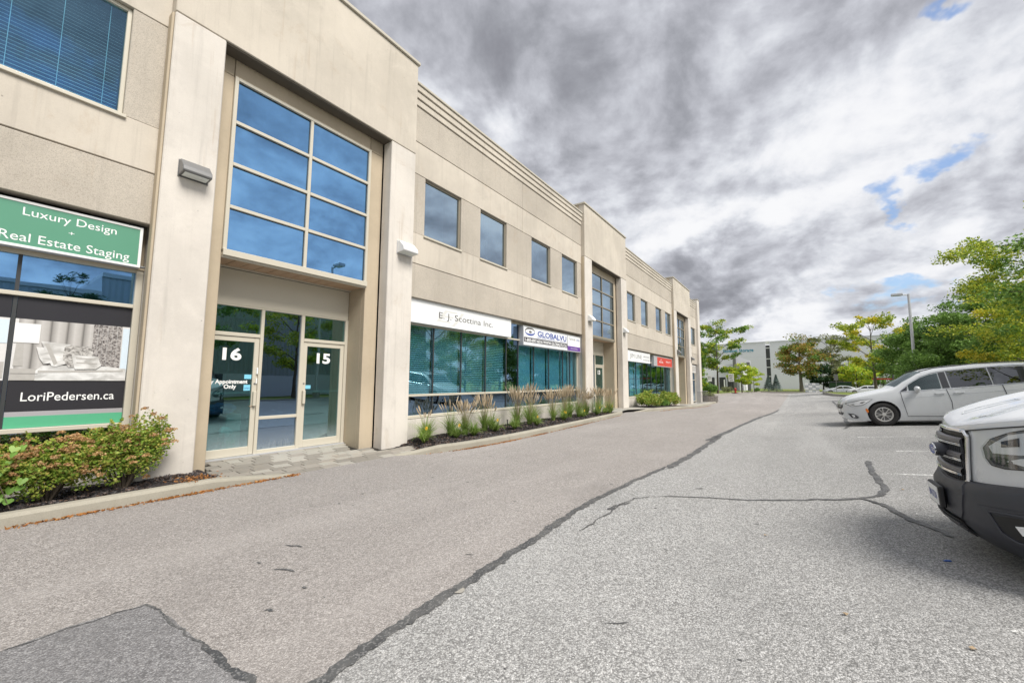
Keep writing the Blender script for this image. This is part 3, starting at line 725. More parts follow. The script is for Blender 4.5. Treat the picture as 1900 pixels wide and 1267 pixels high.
# dark backing behind the joints, roof and back walls
b = MB()
b.box(-30, -29.8, YS, YE, -2, 9.0); b.box(-29.8, -8.6, YS, YS+.2, -2, 9.0); b.box(-29.8, -7.70, YE-.25, YE-.05, -2, 9.0)
b.build('wall', 'concrete_sand', bld, world=True)
b = MB(); b.box(-29.8, -7.9, YS+.2, YE-.25, 8.7, 8.8); b.build('roof', 'roof_grey', bld, world=True)
b = MB(); b.box(-29.8, -9.6, YS+.2, YE-.25, 3.5, 3.65); b.build('floor_slab', 'interior_mid', bld, world=True)
b = MB(); b.box(-29.8, -8.45, YS+.2, YE-.25, -.75, -.03); b.build('floor_slab', 'interior_mid', bld, world=True)
pan('partition', 'interior_mid', (-12.0, -11.9, YS+.2, YE-.3, 0, 8.6), *[(-11.9, -8.5, yy, yy+.1, 0, 8.6) for yy in (1.62, 4.2, 11.45, 19.3, 27.6, 36.0)], bevel=0)

def bay(y0, y1, head, sill, j3, soff, wins, joints, t0=True):
    """recessed bay wall: stacked precast panels with open joints, stepped cornice and windows"""
    xb = X1-.20
    pan('joint_backing', 'joint_dark', (xb-.03, X1-.03, y0, y1, j3+.0, sill-.02), (xb-.03, X1-.03, y0, y1, head+.02, 8.98), bevel=0)
    js = [y0]+joints+[y1]
    for ya, yb in zip(js, js[1:]):
        e0 = J/2 if ya != y0 else 0; e1 = J/2 if yb != y1 else 0
        pan('wall_panel', 'concrete_sand', (xb, X1, ya+e0, yb-e1, 7.52+J, 8.47))
        pan('wall_panel', 'concrete_smooth', (xb, X1, ya+e0, yb-e1, head+J, 7.52-J))
        pan('wall_panel', 'concrete_smooth', (xb, X1, ya+e0, yb-e1, j3+J, sill-J))
        pan('wall_panel', 'concrete_sand', (xb, X1, ya+e0, yb-e1, soff, j3-J))
    # piers between the windows
    ys = [y0]+[v for w_ in wins for v in w_]+[y1]
    for k in range(0, len(ys), 2):
        if ys[k+1]-ys[k] > .02: pan('window_pier', 'concrete_sand', (xb, X1-.003, ys[k], ys[k+1], sill-J, head))
    # cornice: three stepped bands and a metal coping
    for k, (za, zb) in enumerate(((8.47+.016, 8.65), (8.65+.016, 8.83), (8.83+.016, 9.0))):
        pan('cornice_band', 'concrete_smooth', (xb, X1+.028*(k+1), y0, y1, za, zb), bevel=.012)
    pan('joint_backing', 'joint_dark', (xb, X1-.02, y0, y1, 8.46, 9.0), bevel=0)
    pan('coping', 'coping', (xb-.08, X1+.115, y0, y1, 9.004, 9.075), bevel=.01)
    for (a, c) in wins:
        upper_window(a, c, sill, head)
def upper_window(a, c, sill, head, depth=.085):
    xg = X1-depth
    f = MB(); t = .05; x1 = X1-.055; x0 = X1-.13
    f.box(x0, x1, a, a+t, sill, head); f.box(x0, x1, c-t, c, sill, head); f.box(x0, x1, a+t, c-t, sill, sill+t); f.box(x0, x1, a+t, c-t, head-t, head)
    wdw = f.build('window', 'frame_beige' if a < 0 else 'frame_taupe', bld, world=True, bevel=.006)
    g = MB(); g.box(xg-.022, xg-.01, a+t, c-t, sill+t, head-t)
    tf = rnd.uniform(-.004, .004)
    o = g.build('pane', 'glass_upper', wdw); 
    s_ = MB(); s_.box(x1, X1+.035, a-.03, c+.03, sill-.05, sill-.002); s_.build('sill', 'frame_beige', wdw, bevel=.006)
    s_ = MB(); s_.box(X1-.6, X1-.58, a-.3, c+.3, sill-.2, head+.2); s_.box(X1-.5, X1-.2, a-.02, c+.02, sill-.1, sill+.0)
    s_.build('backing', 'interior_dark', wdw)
    s_ = MB(); s_.box(X1-.24, X1-.23, a+t, a+t+(c-a)*rnd.uniform(.2, .75), sill+t, head-t); s_.build('blind', 'blind_roller', wdw)
    return wdw

# ---- bay left of the first entrance (runs out of frame)
bay(YS, 1.72, 6.80, 5.15, 4.43, 3.66, [(-7.4, -4.6), (-3.0, 1.29)], [-4.0])
# ---- bay between entrances one and two
bay(6.53, 16.5, 6.66, 5.11, 4.32, 3.46, [(7.04, 8.44), (9.32, 10.70), (12.27, 13.67), (14.64, 16.07)], [11.65])
bay(22.0, 33.0, 6.58, 4.93, 4.14, 3.27, [(22.62, 24.02), (25.15, 26.62), (28.45, 29.95), (30.98, 32.6)], [27.5])
bay(39.1, 42.45, 6.45, 4.85, 4.02, 3.05, [(39.9, 41.9)], [])
pan('pillar', 'concrete_pillar', (X1-.5, X0+.02, 42.45, YE, -1.2, 9.40)); pan('coping', 'coping', (X1-.55, X0+.06, 42.42, YE+.04, 9.404, 9.47))

for yj, zz_ in ((1.72, 0), (16.5, 0), (33.0, -.4), (42.45, -.6)): pan('jamb', 'concrete_pillar', (XG-.12, X0-.305, yj+.002, yj+.10, zz_-.6, 3.75))
# blinds in the big left window, slats joined
def slat_blind(wdw, X, a, c, z0, z1, pitch=.033, tilt=.6, mat='blind_white', depth=.028):
    b = MB(); z = z0
    while z < z1:
        dx_, dz_ = depth/2*math.cos(tilt), depth/2*math.sin(tilt)
        b.quad((X-dx_, a, z+dz_), (X+dx_, a, z-dz_), (X+dx_, c, z-dz_), (X-dx_, c, z+dz_)); z += pitch
    for yy in frange(a+.15, c-.15, max(1, int((c-a)/.45))): b.box(X+.016, X+.018, yy, yy+.006, z0, z1)
    return b.build('blind', mat, wdw, recalc=False)
bigw = [o for o in bld.children if o.name.startswith('window') and not o.name.startswith('window_')][1]
slat_blind(bigw, X1-.16, -2.95, 1.23, 5.21, 6.75, pitch=.050, depth=.042)
for k in list(bigw.children):
    if k.name.startswith('pane'): k.data.materials.clear(); k.data.materials.append(M('glass_slat'))
    if k.name.startswith('blind') and len(k.data.polygons) < 10: bpy.data.objects.remove(k)

# ---- entrance bays
def tower(y0, y1, top, door_no, nth):
    k = (y1-y0)/4.81; Y = lambda v: y0+(v-1.72)*k
    oa, ob = Y(2.40), Y(5.80); wa, wb = Y(2.66), Y(5.46); xb = X0-.30; zf = B((y0+y1)/2)
    zl = zf-.6
    pan('pillar', 'concrete_pillar', (xb, X0, y0, oa, zl, 7.03-J), bevel=.015)
    pan('pillar', 'concrete_pillar', (xb, X0, ob, y1, zl, 7.03-J), bevel=.015)
    pan('joint_backing', 'joint_dark', (xb, X0-.03, y0+.01, y1-.01, 7.0, 7.05), bevel=0)
    pan('header_panel', 'concrete_smooth', (xb, X0, y0, y1, 7.03, top), bevel=.012)
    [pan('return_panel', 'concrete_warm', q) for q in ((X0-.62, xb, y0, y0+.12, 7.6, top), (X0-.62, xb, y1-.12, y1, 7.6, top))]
    b = MB(); b.box(X0-.72, X0+.045, y0-.04, y1+.04, top+.003, top+.085); b.build('coping', 'coping', bld, world=True, bevel=.01)
    # splayed edge strips on the left side of the pier (shadow grooves)
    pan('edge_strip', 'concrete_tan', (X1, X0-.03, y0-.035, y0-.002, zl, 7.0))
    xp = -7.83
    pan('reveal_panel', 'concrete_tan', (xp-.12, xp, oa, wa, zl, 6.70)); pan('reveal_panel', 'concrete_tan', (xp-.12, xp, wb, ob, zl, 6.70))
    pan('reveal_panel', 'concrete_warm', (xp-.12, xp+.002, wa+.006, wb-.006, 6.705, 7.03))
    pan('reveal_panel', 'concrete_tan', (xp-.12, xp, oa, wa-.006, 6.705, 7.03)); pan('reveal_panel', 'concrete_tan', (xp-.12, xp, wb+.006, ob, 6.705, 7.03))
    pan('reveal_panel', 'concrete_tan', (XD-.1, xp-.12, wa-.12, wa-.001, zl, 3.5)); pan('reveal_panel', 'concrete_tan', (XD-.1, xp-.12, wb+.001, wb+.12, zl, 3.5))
    # big grid window
    f = MB(); t = .06; xa, xc = xp-.06, xp+.045; z0, z1 = 3.53, 6.70
    ym = (wa+wb)/2
    f.box(xa, xc, wa, wa+t, z0, z1); f.box(xa, xc, wb-t, wb, z0, z1); f.box(xa, xc, wa+t, wb-t, z1-t, z1); f.box(xa, xc+.03, wa, wb, z0-.05, z0+t)
    f.box(xa, xc-.006, ym-t/2, ym+t/2, z0+t, z1-t)
    zs = [z0+t+(z1-t-z0-t)*q/4 for q in range(5)]
    for q in (1, 2, 3): f.box(xa, xc-.003, wa+t, ym-t/2, zs[q]-t/2, zs[q]+t/2); f.box(xa, xc-.003, ym+t/2, wb-t, zs[q]-t/2, zs[q]+t/2)
    wdw = f.build('window', 'frame_beige' if nth == 0 else 'frame_taupe', bld, world=True, bevel=.005)
    for q in range(4):
        for (a, c) in ((wa+t, ym-t/2), (ym+t/2, wb-t)):
            za, zb = zs[q]+(t/2 if q else 0), zs[q+1]-(t/2 if q < 3 else 0)
            g = MB(); g.box(-.006, .006, -(c-a)/2, (c-a)/2, -(zb-za)/2, (zb-za)/2)
            p = g.build('pane', 'glass_blue' if nth == 0 else 'glass_upper', wdw); p.location = (xp-.01, (a+c)/2, (za+zb)/2); p.rotation_euler = (0, rnd.uniform(-.004, .004), rnd.uniform(-.004, .004))
            bd = MB(); e = .008
            bd.box(.007, .014, -(c-a)/2, (c-a)/2, (zb-za)/2-e*1.6, (zb-za)/2); bd.box(.007, .014, -(c-a)/2, -(c-a)/2+e, -(zb-za)/2, (zb-za)/2-e*1.6); bd.box(.007, .014, (c-a)/2-e, (c-a)/2, -(zb-za)/2, (zb-za)/2-e*1.6)
            p2 = bd.build('gasket', 'frame_dark', wdw); p2.location = (xp-.01, (a+c)/2, (za+zb)/2)
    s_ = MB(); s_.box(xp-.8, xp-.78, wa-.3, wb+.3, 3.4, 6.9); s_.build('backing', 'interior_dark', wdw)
    # soffit boards
    nb = 12
    pan('joint_backing', 'joint_dark', (XD, xp+.0, wa+.002, wb-.002, 3.47, 3.475), bevel=0)
    for q in range(nb):
        ya, yb = wa+.004+(wb-wa-.008)*q/nb, wa+.004+(wb-wa-.008)*(q+1)/nb
        pan('soffit_board', 'soffit_brown', (XD+.05, xp-.035, ya+.008, yb-.008, 3.455, 3.469), bevel=0)
    pan('soffit_trim', 'frame_beige', (XD, XD+.045, wa+.002, wb-.002, 3.43, 3.469), (xp-.03, xp+.04, wa+.002, wb-.002, 3.45, 3.479), bevel=0)
    # entrance screen
    xf, xr = XD+.0, XD-.11; zt = 2.74
    pan('header_board', 'panel_beige', (xr, xf-.02, wa+.003, wb-.003, zt+.035, 3.43))
    p1a, p1b = Y(3.60), Y(3.66); p2a, p2b = Y(4.38), Y(4.45)
    f = MB()
    f.box(xr, xf, wa+.003, wa+.055, zf, zt+.034); f.box(xr, xf, wb-.075, wb-.003, zf, zt+.034)
    f.box(xr, xf, p1a, p1b, zf, zt); f.box(xr, xf, p2a, p2b, zf, zt)
    f.box(xr, xf+.002, wa+.055, wb-.075, zt, zt+.034)
    f.box(xr, xf-.002, wa+.055, p1a, zf+2.19, zf+2.26); f.box(xr, xf-.002, p2b, wb-.075, zf+2.19, zf+2.26)
    f.box(xr, xf-.002, p1b, p2a, zf+.64, zf+.70); f.box(xr, xf-.002, p1b, p2a, zf, zf+.075)
    scr = f.build('entrance_screen', 'frame_beige', bld, world=True, bevel=.006)
    for (a, c, za, zb, mt) in ((wa+.055, p1a, zf+2.26, zt, 'glass_door'), (p2b, wb-.075, zf+2.26, zt, 'glass_door'), (p1b, p2a, zf+.70, zt, 'glass_deep'), (p1b, p2a, zf+.075, zf+.64, 'glass_deep')):
        g = MB(); g.box(-.005, .005, -(c-a)/2, (c-a)/2, -(zb-za)/2, (zb-za)/2); p = g.build('pane', mt, scr); p.location = (xf-.05, (a+c)/2, (za+zb)/2); p.rotation_euler = (0, rnd.uniform(-.003, .003), rnd.uniform(-.004, .004))
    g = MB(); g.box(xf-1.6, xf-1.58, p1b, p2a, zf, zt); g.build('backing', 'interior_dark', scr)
    for (a, c, num, hinge) in ((wa+.058, p1a-.003, door_no[0], 1), (p2b+.003, wb-.078, door_no[1], -1)):
        f = MB(); s = .085; z0, z1 = zf+.012, zf+2.185; xi, xo = xf-.075, xf-.02
        f.box(xi, xo, a, a+s, z0, z1); f.box(xi, xo, c-s, c, z0, z1); f.box(xi, xo, a+s, c-s, z1-s, z1); f.box(xi, xo, a+s, c-s, z0, z0+.15)
        d = f.build('door', 'frame_beige', bld, world=True, bevel=.005)
        g = MB(); g.box(-.004, .004, -(c-a)/2+s, (c-a)/2-s, -(z1-z0-.15-s)/2, (z1-z0-.15-s)/2); p = g.build('pane', 'glass_door', d); p.location = (xf-.05, (a+c)/2, (z0+.15+z1-s)/2); p.rotation_euler = (0, 0, rnd.uniform(-.005, .005))
        g = MB(); g.box(xf-.09, xf-.060, a+s, c-s, zf+1.14, zf+1.17); g.build('push_bar', 'sticker_blue' if False else 'metal_light', d)
        yh = (c-s/2) if hinge == 1 else (a+s/2)
        g = MB(); g.box(xo, xo+.055, yh-.028, yh+.028, zf+.90, zf+1.18); g.build('handle', 'frame_beige', d, bevel=.01)
        g = MB(); g.lathe([(.0, .008), (.016, .008), (.018, 0)], 'X', 12, org=(xo, yh, zf+1.32)); g.build('lock', 'metal_grey', d)
        yc = (a+c)/2
        text(num, yc-.155, yc+.155, zf+1.76, .215, xf-.043, 'letter_white', d, bold=.035, world=False, name='door_number')
        if nth == 0:
            g = MB()
            if hinge == 1: g.box(xf-.0455, xf-.043, c-s-.13, c-s-.01, 1.41, 1.49); g.build('sticker', 'sticker_blue', d); g = MB(); g.box(xf-.0455, xf-.043, c-s-.13, c-s-.02, 1.19, 1.30)
            else: g.box(xf-.0455, xf-.043, a+s-.03, a+s+.12, 1.21, 1.285)
            g.build('sticker', 'sticker_blue', d)
            if hinge == 1:
                text('By Appointment', a+s+.00, c-s-.07, zf+1.325, .075, xf-.042, 'letter_white', d, bold=.03, world=False, name='door_lettering')
                text('Only', yc-.10, yc+.10, zf+1.235, .075, xf-.042, 'letter_white', d, bold=.03, world=False, name='door_lettering')
                text('OPEN', c-s-.12, c-s-.03, 1.22, .03, xf-.0415, 'letter_blue', d, world=False, name='door_lettering')
                g = MB(); g.box(xo, xo+.03, c-.03, c-.005, 1.50, 1.62); g.box(xo, xo+.025, c-.03, c-.008, 1.32, 1.42); g.build('latch', 'letter_white', d, bevel=.004)
                g = MB(); g.box(xo, xo+.01, c-s-.03, c-.02, .895, .905); g.build('mail_slot', 'soffit_brown', d)
        g = MB(); g.box(xf-2.0, xf-1.98, a-.2, c+.2, zf, 2.7); g.build('backing', 'interior_mid', d)
    g = MB(); g.box(xf-.02, xf+.035, wa+.003, wb-.003, zf-.02, zf+.010); g.build('threshold', 'metal_light', bld, world=True)
tower(1.72, 6.53, 9.40, ('16', '15'), 0)
tower(16.5, 22.0, 9.47, ('14', '13'), 1)
tower(33.0, 39.1, 9.58, ('12', '11'), 2)

# ---- shopfronts
def shopfront(y0, y1, rails, mull, zbase, ztop, lights, frame='frame_beige', tm=.035, wallz=None):
    """frame mesh + panes; lights: function(i, j) -> glass name"""
    f = MB(); xa, xc = XG-.06, XG+.05
    f.box(xa, xc, y0, y0+.06, zbase, ztop); f.box(xa, xc, y1-.08, y1, zbase, ztop)
    for z, t in rails: f.box(xa, xc-.002, y0+.06, y1-.08, z-t/2, z+t/2)
    ys = [y0+.06]+mull+[y1-.08]
    zs = [r[0] for r in rails]
    fr = f.build('shopfront', frame, bld, world=True, bevel=.006)
    for y in mull:
        mb = MB(); mb.box(XG-.03, XG+.012, y-tm/2, y+tm/2, rails[0][0]+rails[0][1]/2, rails[-1][0]-rails[-1][1]/2)
        mb.build('mullion', 'frame_dark', fr)
    for j, ((za, ta), (zb, tb)) in enumerate(zip(rails, rails[1:])):
        for i, (a, c) in enumerate(zip(ys, ys[1:])):
            a2 = a+(tm/2 if i else 0); c2 = c-(tm/2 if i < len(ys)-2 else 0)
            g = MB(); g.box(-.005, .005, -(c2-a2)/2, (c2-a2)/2, -(zb-tb/2-za-ta/2)/2, (zb-tb/2-za-ta/2)/2)
            p = g.build('pane', lights(i, j), fr); p.location = (XG-.015, (a2+c2)/2, (za+ta/2+zb-tb/2)/2); p.rotation_euler = (0, rnd.uniform(-.002, .002), rnd.uniform(-.004, .004))
    if wallz is not None:
        pan('base_wall', 'concrete_pillar', (XG-.25, XG+.12, y0, y1, wallz-.5, zbase-.03)); pan('sill', 'frame_beige', (XG-.06, XG+.13, y0, y1, zbase-.028, zbase-.002))
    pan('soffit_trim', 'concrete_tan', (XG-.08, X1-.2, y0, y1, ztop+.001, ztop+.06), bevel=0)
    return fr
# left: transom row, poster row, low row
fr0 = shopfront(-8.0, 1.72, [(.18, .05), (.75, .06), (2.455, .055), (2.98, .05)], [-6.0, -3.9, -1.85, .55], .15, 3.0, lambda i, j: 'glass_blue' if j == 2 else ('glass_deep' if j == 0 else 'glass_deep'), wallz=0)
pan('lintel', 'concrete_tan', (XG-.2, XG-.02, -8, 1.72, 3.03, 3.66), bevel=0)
# printed window graphic of the left shop
xq = XG+.005
def flat(name, mat, pts, off, parent=fr0, label=None):
    b = MB(); x = xq+off; b.prism(pts, lambda y, z, h: (x+h, y, z), 0, .0012); o = b.build(name, mat, parent)
    if label: o['label'] = label
    return o
def rect(y0, y1, z0, z1): return [(y0, z0), (y1, z0), (y1, z1), (y0, z1)]
for (a, c) in ((.572, 1.635), (-1.83, .528)):
    flat('print_band', 'poster_black', rect(a, c, 2.145, 2.425), 0); flat('print_band', 'poster_black', rect(a, c, .985, 1.372), 0)
    flat('print_band', 'silver', rect(a, c, .925, .985), 0); flat('print_band', 'poster_green', rect(a, c, .785, .925), 0)
    flat('print_picture', 'poster_light', rect(a, c, 1.372, 2.145), 0)
y_ = .60
hb = [.60, .70, .80, .875, .945, 1.02, 1.09, 1.155, 1.22, 1.30]
flat('print_picture', 'poster_headboard', [(.60, 1.48), (1.27, 1.48), (1.27, 2.145), (.60, 2.145)], .002)
flat('print_picture', 'poster_white', rect(.572, .785, 1.845, 2.09), .008)
flat('print_picture', 'poster_mid', [(.60, 1.84), (.66, 1.84), (.67, 1.55), (.59, 1.55)], .006)
flat('print_picture', 'poster_mid', rect(.575, .80, 1.375, 1.52), .010)
flat('print_picture', 'poster_grey', rect(.575, .80, 1.455, 1.462), .012)
for i in range(6):
    a = 1.265+i*.049; flat('print_picture', 'curtain_print', [(a, 1.55), (a+.046, 1.55), (a+.044, 2.145), (a, 2.145)], .006+.002*(i%2))
flat('print_picture', 'poster_blue', rect(1.565, 1.635, 1.5, 2.12), .006)
flat('print_picture', 'bed_cover', [(.78, 1.373), (1.63, 1.373), (1.63, 1.54), (1.45, 1.565), (1.15, 1.575), (.83, 1.56), (.78, 1.50)], .012)
flat('print_picture', 'poster_mid', [(.80, 1.50), (1.60, 1.52), (1.60, 1.50), (.80, 1.47)], .014)
for off, mt, pts in ((.016, 'pillow_pale', [(.765, 1.80), (.83, 1.795), (.885, 1.74), (.905, 1.60), (.84, 1.585), (.80, 1.66)]),
                     (.018, 'pillow_pale', [(.80, 1.875), (.90, 1.865), (1.06, 1.85), (1.05, 1.60), (.95, 1.555), (.91, 1.56), (.86, 1.70)]),
                     (.019, 'poster_mid', [(.83, 1.85), (.87, 1.845), (.96, 1.60), (.93, 1.57)]),
                     (.020, 'pillow_fur', [(1.01, 1.82), (1.08, 1.84), (1.25, 1.83), (1.30, 1.70), (1.28, 1.56), (1.06, 1.55), (1.00, 1.66)]),
                     (.0215, 'pillow_fur', [(1.04, 1.80), (1.10, 1.82), (1.22, 1.80), (1.25, 1.66), (1.10, 1.62)]),
                     (.024, 'pillow_pale', [(1.08, 1.715), (1.33, 1.70), (1.37, 1.58), (1.32, 1.53), (1.12, 1.525), (1.10, 1.60)]),
                     (.026, 'poster_mid', [(1.12, 1.68), (1.31, 1.67), (1.31, 1.66), (1.12, 1.665)]), (.026, 'poster_mid', [(1.13, 1.62), (1.33, 1.61), (1.33, 1.60), (1.13, 1.605)])):
    flat('print_picture', mt, pts, off)
flat('print_picture', 'poster_blue', rect(.30, .525, 1.83, 2.12), .004); flat('print_picture', 'poster_mid', rect(.28, .52, 1.40, 1.60), .004)
flat('print_picture', 'bag_green', [(.33, 1.60), (.45, 1.60), (.47, 1.68), (.40, 1.72), (.32, 1.67)], .006)
def serif_line(s, y0, y1, zb, cap, X, mat, parent, name='lettering', world=False, bold=.0):
    """lettering with small slab serifs added at the stem ends"""
    o = text(s, y0, y1, zb, cap, X, mat, parent, bold=bold, world=world, name=name)
    return o
text('LoriPedersen.ca', .685, 1.535, 1.115, .115, xq+.004, 'letter_white', fr0, bold=.004, world=False)
# middle shops
mul1 = [7.72, 8.83, 9.97, 11.08, 11.80, 12.84, 13.96, 15.14, 15.80]
def g1(i, j): return 'glass_teal' if j == 1 and i not in (4,) else 'glass_deep'
fr1 = shopfront(6.53, 16.5, [(.50, .04), (1.02, .06), (2.83, .05), (3.40, .05)], mul1, .48, 3.44, g1, wallz=0)
edges = [6.6]+mul1+[16.4]
for i, (a, c) in enumerate(zip(edges, edges[1:])):
    if i <= 3: slat_blind(fr1, XG-.10, a+.03, c-.03, 1.08, 2.80, pitch=.055, depth=.05, tilt=.9)
    elif i >= 5:
        q = MB(); q.box(XG-.14, XG-.13, a+.06, c-.05, 1.06, 2.80); q.build('blind', 'blind_roller', fr1)
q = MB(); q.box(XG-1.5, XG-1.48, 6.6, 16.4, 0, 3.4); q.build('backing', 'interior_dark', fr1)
# low blinds box so that the upper lights read as shaded rooms
mul2 = [23.4, 24.7, 26.0, 26.95, 27.85, 29.15, 30.4, 31.6]
fr2 = shopfront(22.0, 33.0, [(.50, .05), (2.66, .05), (3.2, .05)], mul2, .47, 3.24, lambda i, j: 'glass_teal', wallz=-.3)
for i, (a, c) in enumerate(zip([22.1]+mul2, mul2)):
    if i in (0, 1, 2): q = MB(); q.box(XG-.14, XG-.13, a+.05, c-.12, .55, 2.64); q.build('blind', 'blind_roller', fr2)
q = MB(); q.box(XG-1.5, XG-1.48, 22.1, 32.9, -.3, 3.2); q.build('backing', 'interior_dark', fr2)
fr3 = shopfront(39.1, 42.45, [(-.45, .05), (1.55, .05), (2.2, .05), (3.0, .05)], [40.9], -.5, 3.03, lambda i, j: 'glass_deep', wallz=None)
for f_ in (fr0,):
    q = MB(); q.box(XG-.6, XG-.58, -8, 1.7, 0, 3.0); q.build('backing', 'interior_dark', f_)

# things left inside the door of unit 16
def crumple(name, label, cat, mat, c, s, seed):
    r = random.Random(seed); bm = bmesh.new(); bmesh.ops.create_icosphere(bm, subdivisions=3, radius=1)
    for v in bm.verts:
        n = math.sin(v.co.x*5+seed)*math.cos(v.co.y*6)*.22+r.uniform(-.1, .1)
        v.co = Vector((v.co.x*s[0], v.co.y*s[1], v.co.z*s[2]))*(1+n)+Vector(c)
    me = bpy.data.meshes.new(name); bm.to_mesh(me); bm.free(); me.materials.append(M(mat)); o = link(bpy.data.objects.new(name, me)); tag(o, label, cat)
crumple('plastic_sheet', 'crumpled bright blue plastic sheet lying inside the glass door numbered 16', 'plastic sheet', 'tarp_blue', (-8.85, 3.17, .85), (.14, .26, .10), 3)
crumple('plastic_bag', 'crumpled white plastic bag on the floor behind the glass door numbered 16', 'plastic bag', 'bag_white', (-8.8, 3.28, .42), (.10, .12, .10), 5)
crumple('plastic_bag', 'small bright green bag on the floor behind the glass door numbered 16', 'plastic bag', 'bag_green', (-8.8, 3.35, .18), (.08, .10, .12), 8)
b = MB(); b.box(-9.05, -8.75, 3.25, 3.50, -.0, .75); o = b.build('cardboard_box', 'poster_mid', None, bevel=.01); tag(o, 'pale upright box standing just inside the glass door numbered 16', 'box')

# ---- signs (each hangs on the building and is a thing of its own)
def sign_box(label, y0, y1, z0, z1, x=-7.75, d=.19, face='white_board', rim='white_paint', rt=.035, cat='sign'):
    t_ = thing('shop_sign', label, cat, (x-d, (y0+y1)/2, z0))
    b = MB(); b.box(x-d, x-.012, y0, y1, z0, z1); b.build('case', rim if rim != 'white_paint' else 'metal_light', t_, world=True, bevel=.006)
    b = MB(); b.box(x-.012, x+.004, y0, y0+rt, z0, z1); b.box(x-.012, x+.004, y1-rt, y1, z0, z1); b.box(x-.012, x+.004, y0+rt, y1-rt, z0, z0+rt); b.box(x-.012, x+.004, y0+rt, y1-rt, z1-rt, z1); b.build('frame', rim, t_, world=True, bevel=.004)
    b = MB(); b.box(x-.012, x-.004, y0+rt, y1-rt, z0+rt, z1-rt); b.build('face', face, t_, world=True)
    return t_
def scene_text(*a, **k): return text(*a, **k)
sg = sign_box('green lightbox sign reading Luxury Design + Real Estate Staging above the left shop window', -.06, 1.64, 3.005, 3.60, face='sign_green')
xs = -7.752
text('Luxury Design', .51, 1.36, 3.418, .105, xs, 'letter_white', sg, bold=.0)
text('+', .908, .962, 3.278, .055, xs, 'letter_white', sg)
text('Real Estate Staging', .345, 1.515, 3.085, .115, xs, 'letter_white', sg, bold=.0)
b = MB(); b.lathe([(0, 0), (.018, 0), (.018, .05), (0, .05)], 'Y', 10, org=(-7.80, 1.65, 3.03)); b.build('bolt', 'metal_grey', sg, world=True)
sw = sign_box('long white sign reading E. J. Scottina Inc. above the slatted teal shop window', 6.72, 11.08, 2.845, 3.455, rt=.03)
text('EJ', 7.62, 8.72, 2.97, .36, xs, 'letter_pale', sw, shear=.35)
text('E. J. Scottina Inc.', 7.70, 10.08, 3.065, .175, xs+.002, 'letter_grey', sw, bold=0)
sv = sign_box('white sign reading GLOBALVU with a blue eye logo and purple corner', 11.83, 16.47, 2.65, 3.34, rim='metal_light', d=.24)
text('GLOBALVU', 12.80, 15.12, 3.045, .205, xs, 'letter_blue', sv, bold=.03)
text('HIGH SPEED INTERNET \u2022 TV \u2022 SECURITY', 12.76, 15.17, 2.975, .048, xs, 'letter_blue', sv, bold=.01)
b = MB(); b.box(xs-.002, xs+.001, 11.89, 15.19, 2.775, 2.950); b.build('print_bar', 'sign_bar', sv, world=True)
text('1-800-897-6016 WWW.GLOBALVU.CA', 11.95, 15.14, 2.80, .12, xs+.003, 'letter_white', sv, bold=.02)
b = MB(); b.box(xs-.002, xs+.001, 15.20, 15.23, 2.69, 3.30); b.build('print_bar', 'sign_bar', sv, world=True)
b = MB(); b.box(xs-.002, xs+.001, 15.235, 16.43, 2.69, 2.875); b.build('print_bar', 'sign_purple', sv, world=True)
text('Technok', 15.32, 15.98, 3.13, .12, xs, 'letter_grey', sv); text('ids', 16.07, 16.36, 3.13, .12, xs, 'letter_blue', sv)
text('www.technokids.ca', 15.50, 16.2, 2.765, .05, xs+.003, 'letter_white', sv)
def ring(cy, cz, ry, rz, w0, w1, a0, a1, mat, parent, off):
    b = MB(); n = 28
    for k in range(n):
        t0, t1 = a0+(a1-a0)*k/n, a0+(a1-a0)*(k+1)/n
        def wd(t): return w0+(w1-w0)*math.sin((t-a0)/(a1-a0)*PI)
        q = [(cy+(ry-wd(t0))*math.cos(t0), cz+(rz-wd(t0)*.6)*math.sin(t0)), (cy+ry*math.cos(t0), cz+rz*math.sin(t0)), (cy+ry*math.cos(t1), cz+rz*math.sin(t1)), (cy+(ry-wd(t1))*math.cos(t1), cz+(rz-wd(t1)*.6)*math.sin(t1))]
        b.poly([(xs+off, y, z) for y, z in q])
    return b.build('logo', mat, parent, world=True)
ring(12.28, 3.165, .34, .150, .02, .11, .1, 3.3, 'letter_grey', sv, 0)
ring(12.28, 3.165, .34, .150, .02, .12, 3.2, 6.4, 'letter_blue', sv, 0)
ring(12.30, 3.155, .10, .045, .05, .098, 0, 6.28, 'metal_grey', sv, 0)
s3 = sign_box('narrow white shop sign with grey lettering above the far teal window', 22.65, 27.05, 2.56, 3.20, rt=.04)
text('JIM LINE', 23.1, 25.3, 2.78, .26, xs, 'letter_grey', s3, bold=-.01); text('CONSULTING INC', 25.6, 26.9, 2.90, .11, xs, 'letter_grey', s3); text('416 000 0000', 25.6, 26.9, 2.70, .09, xs, 'letter_grey', s3)
s4 = sign_box('red and grey shop sign with small white lettering at the far end of the shopfronts', 27.93, 32.9, 2.45, 3.14, rt=.04, rim='metal_light', face='sign_red')
b = MB(); b.box(xs-.003, xs+.0, 27.98, 28.75, 2.5, 3.09); b.build('print_bar', 'metal_light', s4, world=True)
text('ROYAL', 29.3, 30.3, 2.72, .12, xs, 'letter_white', s4, bold=.02); text('REALTY', 31.1, 32.4, 2.78, .12, xs, 'letter_white', s4); text('i', 29.68, 29.82, 2.9, .1, xs, 'letter_white', s4)
s5 = sign_box('small dull pink sign above the last door before the building corner', 40.3, 41.9, 2.25, 2.92, rt=.06, face='poster_mid')

